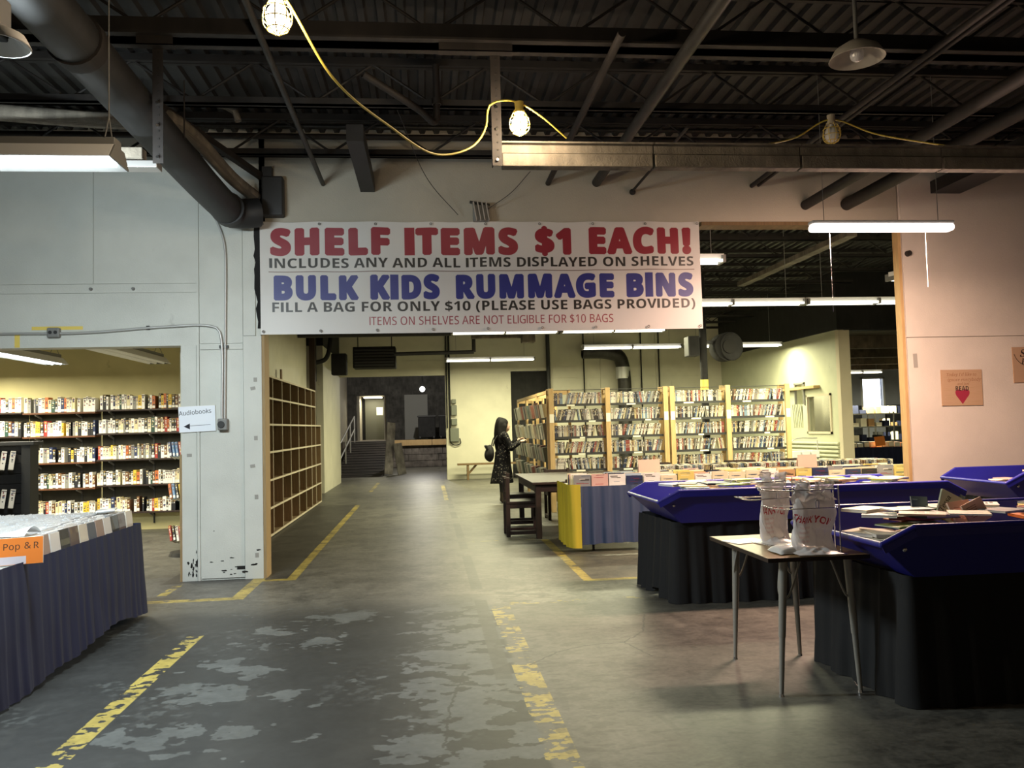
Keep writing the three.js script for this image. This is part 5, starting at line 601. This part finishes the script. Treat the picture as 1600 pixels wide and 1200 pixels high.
function chair(label, x, z, turn) { const t = thing('wooden_chair', label, 'chair', [x, 0, z], turn, 'heavy wooden chairs around the reading table'); for (const s of [-1, 1]) { mesh('rear_leg', rbx(0.055, 0.8, 0.045, 0.005, -0.22, 0.4, s * 0.19), M.walnut, t); mesh('front_leg', rbx(0.055, 0.45, 0.045, 0.005, 0.2, 0.225, s * 0.19), M.walnut, t); mesh('runner', rbx(0.42, 0.05, 0.045, 0.005, 0, 0.05, s * 0.19), M.walnut, t); mesh('side_rail', rbx(0.42, 0.06, 0.03, 0.005, 0, 0.41, s * 0.19), M.walnut, t); } mesh('seat', rbx(0.48, 0.035, 0.44, 0.01, 0.0, 0.458, 0), M.walnut, t); mesh('backrest', rbx(0.025, 0.16, 0.4, 0.006, -0.22, 0.7, 0), M.walnut, t); mesh('back_rail', rbx(0.025, 0.05, 0.36, 0.006, -0.22, 0.56, 0), M.walnut, t); }
chair('nearest wooden chair pushed in at the left of the reading table', 1.3, -11.55, 0); chair('farther wooden chair at the left of the reading table', 1.42, -12.75, 0); chair('wooden chair at the near end of the reading table', 1.98, -10.85, -Math.PI / 2 + Math.PI); chair('wooden chair at the far end of the reading table', 2.1, -13.3, Math.PI * 1.5);
{ const t = thing('bench', 'long plain wooden bench against the far wall', 'bench', [2.0, 0, -24.0]); mesh('seat', rbx(2.3, 0.05, 0.28, 0.006, 0, 0.45, 0), M.ply, t); for (const s of [-1, 1]) { mesh('leg', rbx(0.06, 0.43, 0.24, 0.006, s * 0.85, 0.215, 0), M.ply, t); mesh('brace', beam([s * 0.83, 0.18, 0], [s * 0.6, 0.43, 0], 0.04, 0.06), M.ply, t); } }

// ---------- clutter beyond ----------
for (const [x, l] of [[0.0, 'left'], [0.85, 'right']]) { const t = thing('wheeled_bin', `${l} dark wheeled bin on the loading dock`, 'bin', [x, 1.06, -34.2]); mesh('body', rbx(0.7, 0.85, 0.7, 0.05, 0, 0.5, 0), M.blackMatte, t); mesh('lid', rbx(0.76, 0.06, 0.76, 0.02, 0, 0.95, 0), M.black, t); for (const s of [-1, 1]) mesh('wheel', cyl(0.08, 0.08, 0.05, s * 0.28, 0.08, 0.3, 0, 0, Math.PI / 2), M.black, t); }
{ const t = thing('ramp_railing', 'grey pipe railing along the left of the dock ramp', 'railing', [-2.8, 0, 0]); const g = []; for (let k = 0; k < 4; k++) { const z = -27.3 - 1.8 * k, y = 1.06 * (0.3 + 1.8 * k) / 6; mesh('post', bar([0, y, z], [0, y + 1.05, z], 0.025), M.conduit, t); } for (const h of [0.55, 1.05]) mesh('rail', bar([0, h + 0.05, -27.3], [0, h + 1.0, -32.7], 0.025), M.conduit, t); }
for (const [x, z, h, a, l] of [[-1.25, -28.2, 1.75, -0.08, 'taller'], [-0.92, -28.0, 1.05, 0.16, 'shorter']]) lone('leaning_plank', bx(0.3, h, 0.04, x, h / 2 - 0.0, z, -0.12, 0.5, a), std({ color: lin(0.95, 0.92, 0.98), map: grime, roughness: 0.8 }), `${l} pale plank propped beside the dock ramp`, 'plank');
foldingTable('folding_table', 'storeroom table under the orange card', 11.6, 13.4, -22.6, -21.8, 0.66); lone('table_skirt', skirt([[11.6, -21.78], [13.4, -21.78]], 0.67, { amp: 0.02, wl: 0.15, hem: () => 0.04, seed: 9 }), M.navy, 'blue skirt of the storeroom table', 'table skirt', undefined, true); lone('card_sign', bx(0.3, 0.26, 0.005, 12.5, 0.83, -21.9, -0.1, 0, 0.08), std({ color: lin(0.85, 0.25, 0.04), roughness: 0.7 }), 'orange card standing on the storeroom table', 'sign');
for (let k = 0; k < 9; k++) layBook('storeroom_book', `${ord(k + 1)} book stack from the left on the storeroom table`, 'books on the storeroom table', Math.floor(rng() * 12), 11.8 + 0.18 * k, 0.661, -22.1, 0.16, 0.1 + 0.06 * rng(), 0.24);
[[12.0, -24.6, 'left'], [13.6, -24.4, 'right'], [15.0, -25.5, 'farthest']].forEach(([x, z, l]) => { const t = thing('metal_shelf', `${l} grey metal shelf unit in the storeroom`, 'shelf', [x, 0, z]); for (const y of [0.3, 0.75, 1.2, 1.6]) mesh('shelf_board', bx(1.4, 0.03, 0.45, 0, y, 0), M.galv, t); for (const s of [-1, 1]) for (const q of [-1, 1]) mesh('post', bx(0.04, 1.65, 0.04, s * 0.69, 0.825, q * 0.21), M.galv, t); [0.315, 0.765, 1.215, 1.615].forEach((y, r) => { for (let k = 0; k < 5; k++) { const h = rr(0.1, 0.26), b = lone('storage_box', rbx(rr(0.16, 0.22), h, 0.3, 0.004, x - 0.5 + 0.25 * k, y + h / 2, z), pick([M.card, M.page, M.blackMatte, M.navy, M.card]), `${ord(k + 1)} box from the left on the ${['lowest', 'second', 'third', 'top'][r]} board, ${l} storeroom shelf`, 'box', 'boxes in the storeroom shelves'); } }); });
lone('stuffed_sack', [sph(0.5, 14.0, 1.0, -20.6, 0.9, 1.5, 0.8), sph(0.45, 14.1, 0.53, -20.4, 1, 1.2, 0.8)], std({ color: lin(0.06, 0.075, 0.1), roughness: 0.8 }), 'large dark stuffed sack at the right of the storeroom', 'sack');
{ const t = thing('wire_rack', 'wire stand of white packets before the office window', 'rack', [7.7, 0, -16.4]); mesh('frame', [bar([-0.3, 0, 0], [-0.3, 0.95, 0], 0.012), bar([0.3, 0, 0], [0.3, 1.05, 0], 0.012), tube([[-0.3, 0.95, 0], [-0.2, 1.08, 0], [0.3, 1.1, 0]], 0.012)], M.conduit, t); mesh('tray', [0.5, 0.7].map((y) => bx(0.62, 0.012, 0.3, 0, y, 0)), M.galv, t); for (const [y, l] of [[0.506, 'lower'], [0.706, 'upper']]) for (let k = 0; k < 3; k++) lone('white_packet', rbx(0.17, 0.14, 0.24, 0.01, 7.5 + 0.2 * k, y + 0.07, -16.4), M.lampWhite, `${ord(k + 1)} white packet from the left on the ${l} wire tray`, 'packet', 'white packets on the wire stand'); }

// ---------- the woman at the aisle rack ----------
function fieldMesh(f, c, half, res) {
  const mc = new MarchingCubes(res, M.skin, false, false, 120000), S = mc.size, hs = mc.halfsize; mc.isolation = 0;
  for (let k = 0; k < S; k++) for (let j = 0; j < S; j++) for (let i = 0; i < S; i++) mc.field[k * S * S + j * S + i] = -f(c[0] + (i - hs) / hs * half[0], c[1] + (j - hs) / hs * half[1], c[2] + (k - hs) / hs * half[2]);
  mc.update(); const n = mc.count, p = new Float32Array(n * 3), q = new Float32Array(n * 3), e = 0.003;
  for (let i = 0; i < n; i++) { const x = c[0] + mc.positionArray[3 * i] * half[0], y = c[1] + mc.positionArray[3 * i + 1] * half[1], z = c[2] + mc.positionArray[3 * i + 2] * half[2]; p.set([x, y, z], 3 * i); const g = new THREE.Vector3(f(x + e, y, z) - f(x - e, y, z), f(x, y + e, z) - f(x, y - e, z), f(x, y, z + e) - f(x, y, z - e)).normalize(); q.set([g.x, g.y, g.z], 3 * i); }
  const g = new THREE.BufferGeometry(); g.setAttribute('position', new THREE.BufferAttribute(p, 3)); g.setAttribute('normal', new THREE.BufferAttribute(q, 3)); g.setAttribute('uv', new THREE.BufferAttribute(new Float32Array(n * 2), 2)); return g;
}
const cap = (p, a, b, ra, rb) => { const bax = b[0] - a[0], bay = b[1] - a[1], baz = b[2] - a[2], pax = p[0] - a[0], pay = p[1] - a[1], paz = p[2] - a[2], t = Math.min(1, Math.max(0, (pax * bax + pay * bay + paz * baz) / (bax * bax + bay * bay + baz * baz + 1e-9))); return Math.hypot(pax - bax * t, pay - bay * t, paz - baz * t) - (ra + (rb - ra) * t); };
const ell = (p, c, r) => { const k = Math.hypot((p[0] - c[0]) / r[0], (p[1] - c[1]) / r[1], (p[2] - c[2]) / r[2]); return (k - 1) * Math.min(...r); };
const smin = (a, b, k) => { const h = Math.max(k - Math.abs(a - b), 0) / k; return Math.min(a, b) - h * h * k * 0.25; };
{
  const t = thing('person', 'woman with long black hair in a dark floral dress, browsing the aisle rack', 'person', [1.49, 0, -16.5], 0.1);   // faces +x
  const HX = 0.05, skinF = (x, y, z) => { const p = [x, y, z]; let d = ell(p, [HX, 1.53, 0], [0.095, 0.118, 0.078]); d = smin(d, ell(p, [HX + 0.05, 1.47, 0], [0.05, 0.06, 0.05]), 0.04); d = smin(d, cap(p, [HX + 0.092, 1.535, 0], [HX + 0.112, 1.508, 0], 0.008, 0.013), 0.015); d = smin(d, cap(p, [HX - 0.01, 1.47, 0], [0.01, 1.34, 0], 0.052, 0.058), 0.04); for (const s of [-1, 1]) d = smin(d, cap(p, [0.0, 0.55, s * 0.09], [0.0, 0.1, s * 0.09], 0.065, 0.042), 0.03); return d; };
  const arm = (p, s) => { const S = [0.02, 1.33, s * 0.16], E = s > 0 ? [0.13, 1.08, 0.22] : [0.14, 1.1, -0.2], W = s > 0 ? [0.34, 1.2, 0.17] : [0.35, 1.23, -0.12]; return smin(cap(p, S, E, 0.056, 0.046), cap(p, E, W, 0.046, 0.033), 0.03); };
  const body = [fieldMesh(skinF, [0.04, 0.85, 0], [0.24, 0.86, 0.22], 100)];
  for (const s of [-1, 1]) { const W = s > 0 ? [0.34, 1.2, 0.17] : [0.35, 1.23, -0.12], c = [W[0] + 0.07, W[1] + 0.02, W[2]]; body.push(fieldMesh((x, y, z) => { const p = [x, y, z]; let d = cap(p, [W[0] - 0.02, W[1] - 0.01, W[2]], [W[0] + 0.02, W[1] + 0.005, W[2]], 0.027, 0.026); for (let k = 0; k < 4; k++) { const o = (k - 1.5) * 0.018; d = smin(d, cap(p, [W[0] + 0.02, W[1], W[2] + o * 0.7], [W[0] + 0.065, W[1] + 0.012, W[2] + o], 0.016, 0.012), 0.012); } for (let k = 0; k < 4; k++) { const o = (k - 1.5) * 0.019, l = [0.03, 0.037, 0.034, 0.026][k]; d = smin(d, smin(cap(p, [W[0] + 0.065, W[1] + 0.012, W[2] + o], [W[0] + 0.065 + l, W[1] + 0.03, W[2] + o], 0.0095, 0.009), cap(p, [W[0] + 0.065 + l, W[1] + 0.03, W[2] + o], [W[0] + 0.065 + l * 1.7, W[1] + 0.012, W[2] + o], 0.009, 0.0075), 0.004), 0.004); } const q = s > 0 ? -1 : 1; d = smin(d, smin(cap(p, [W[0] + 0.015, W[1] + 0.005, W[2] + q * 0.02], [W[0] + 0.05, W[1] + 0.03, W[2] + q * 0.042], 0.012, 0.01), cap(p, [W[0] + 0.05, W[1] + 0.03, W[2] + q * 0.042], [W[0] + 0.08, W[1] + 0.042, W[2] + q * 0.036], 0.01, 0.008), 0.004), 0.006); return d; }, c, [0.12, 0.08, 0.08], 48)); }
  mesh('body', body, M.skin, t);
  const dressF = (x, y, z) => { const p = [x, y, z]; let d = cap(p, [0.0, 1.3, -0.1], [0.0, 1.3, 0.1], 0.085, 0.085); d = smin(d, ell(p, [0.02, 1.2, 0], [0.135, 0.2, 0.165]), 0.08); d = smin(d, ell(p, [0.0, 0.92, 0], [0.14, 0.25, 0.18]), 0.1); const k = Math.min(1, Math.max(0, (0.95 - y) / 0.57)), an = Math.atan2(z, x), R = 0.15 + 0.1 * k + 0.014 * k * Math.sin(an * 9 + 2) + 0.008 * k * Math.sin(an * 5); const sk = Math.max(Math.hypot((x + 0.03 * k) / 0.92, z) - R, y - 0.98, 0.39 + 0.02 * Math.sin(an * 3) - y); d = smin(d, sk, 0.06); for (const s of [-1, 1]) { const a = arm(p, s) - 0.014; d = smin(d, Math.max(a, x - 0.325), 0.05); } return d; };
  const floral = canvasTex(512, 512, (x, w, h) => { const r = rngOf(91); x.fillStyle = '#131214'; x.fillRect(0, 0, w, h); for (let k = 0; k < 190; k++) { const cx = r() * w, cy = r() * h, s = 2 + 4 * r(); x.fillStyle = ['#8f897c', '#6d685e', '#4e4843', '#a59f90'][Math.floor(r() * 4)]; for (let q = 0; q < 5; q++) { x.beginPath(); x.arc(cx + s * Math.cos(q * 1.257), cy + s * Math.sin(q * 1.257), s * 0.55, 0, 6.3); x.fill(); } } }); floral.wrapS = floral.wrapT = THREE.RepeatWrapping; floral.repeat.set(1.6, 1.6);
  const dg = fieldMesh(dressF, [0.06, 0.88, 0], [0.36, 0.58, 0.34], 110); mesh('dress', dg, phy({ map: floral, roughness: 0.85, specularIntensity: 0.3 }), t);
  mesh('hair', fieldMesh((x, y, z) => { const p = [x, y, z]; let d = ell(p, [HX - 0.022, 1.55, 0], [0.108, 0.122, 0.098]); d = Math.max(d, -(ell(p, [HX + 0.1, 1.5, 0], [0.085, 0.1, 0.085]))); const w = 0.008 * Math.sin(z * 70 + y * 6); d = smin(d, ell(p, [-0.07, 1.3, 0], [0.085, 0.34, 0.135]) + w, 0.08); for (const s of [-1, 1]) d = smin(d, cap(p, [HX - 0.01, 1.5, s * 0.085], [-0.02, 1.2, s * 0.13], 0.035, 0.045) + w, 0.05); return d; }, [-0.02, 1.3, 0], [0.22, 0.42, 0.24], 80), M.hair, t);
  for (const s of [-1, 1]) { mesh('eye', sph(0.011, HX + 0.083, 1.545, s * 0.032, 0.6, 0.8, 1, 10), M.black, t); }
  mesh('mouth', sph(0.014, HX + 0.088, 1.468, 0, 0.5, 0.4, 1.2, 10), std({ color: lin(0.35, 0.12, 0.1), roughness: 0.5 }), t);
  mesh('leggings', [-1, 1].map((s) => bar([0, 0.2, s * 0.09], [0, 0.5, s * 0.09], 0.058, 16, 0.075)), M.black, t);
  for (const s of [-1, 1]) mesh('boot', fieldMesh((x, y, z) => { const p = [x, y, z]; let d = cap(p, [0, 0.3, s * 0.09], [-0.005, 0.06, s * 0.09], 0.062, 0.046); d = smin(d, cap(p, [-0.01, 0.045, s * 0.09], [0.13, 0.035, s * 0.095], 0.045, 0.036), 0.04); return Math.max(d, -y, y - 0.28); }, [0.05, 0.16, s * 0.09], [0.16, 0.18, 0.1], 40), std({ color: lin(0.14, 0.11, 0.07), roughness: 0.6 }), t);
  const b = thing('backpack', 'small black backpack hanging low behind the woman', 'bag', [1.235, 0.82, -16.48], 0.1); mesh('pack', fieldMesh((x, y, z) => { const p = [x, y, z]; return smin(ell(p, [0, 0.16, 0], [0.085, 0.17, 0.14]), ell(p, [-0.05, 0.12, 0], [0.06, 0.09, 0.1]), 0.04); }, [-0.02, 0.16, 0], [0.16, 0.22, 0.2], 44), M.blackMatte, b); for (const s of [-1, 1]) mesh('strap', tube([[0.05, 0.3, s * 0.09], [0.1, 0.45, s * 0.1], [0.2, 0.56, s * 0.1]], 0.013, 8), M.black, b); mesh('flap', rbx(0.05, 0.1, 0.2, 0.02, -0.06, 0.28, 0, 0, 0, 0.5), M.black, b);
}
renderer.render(scene, camera);
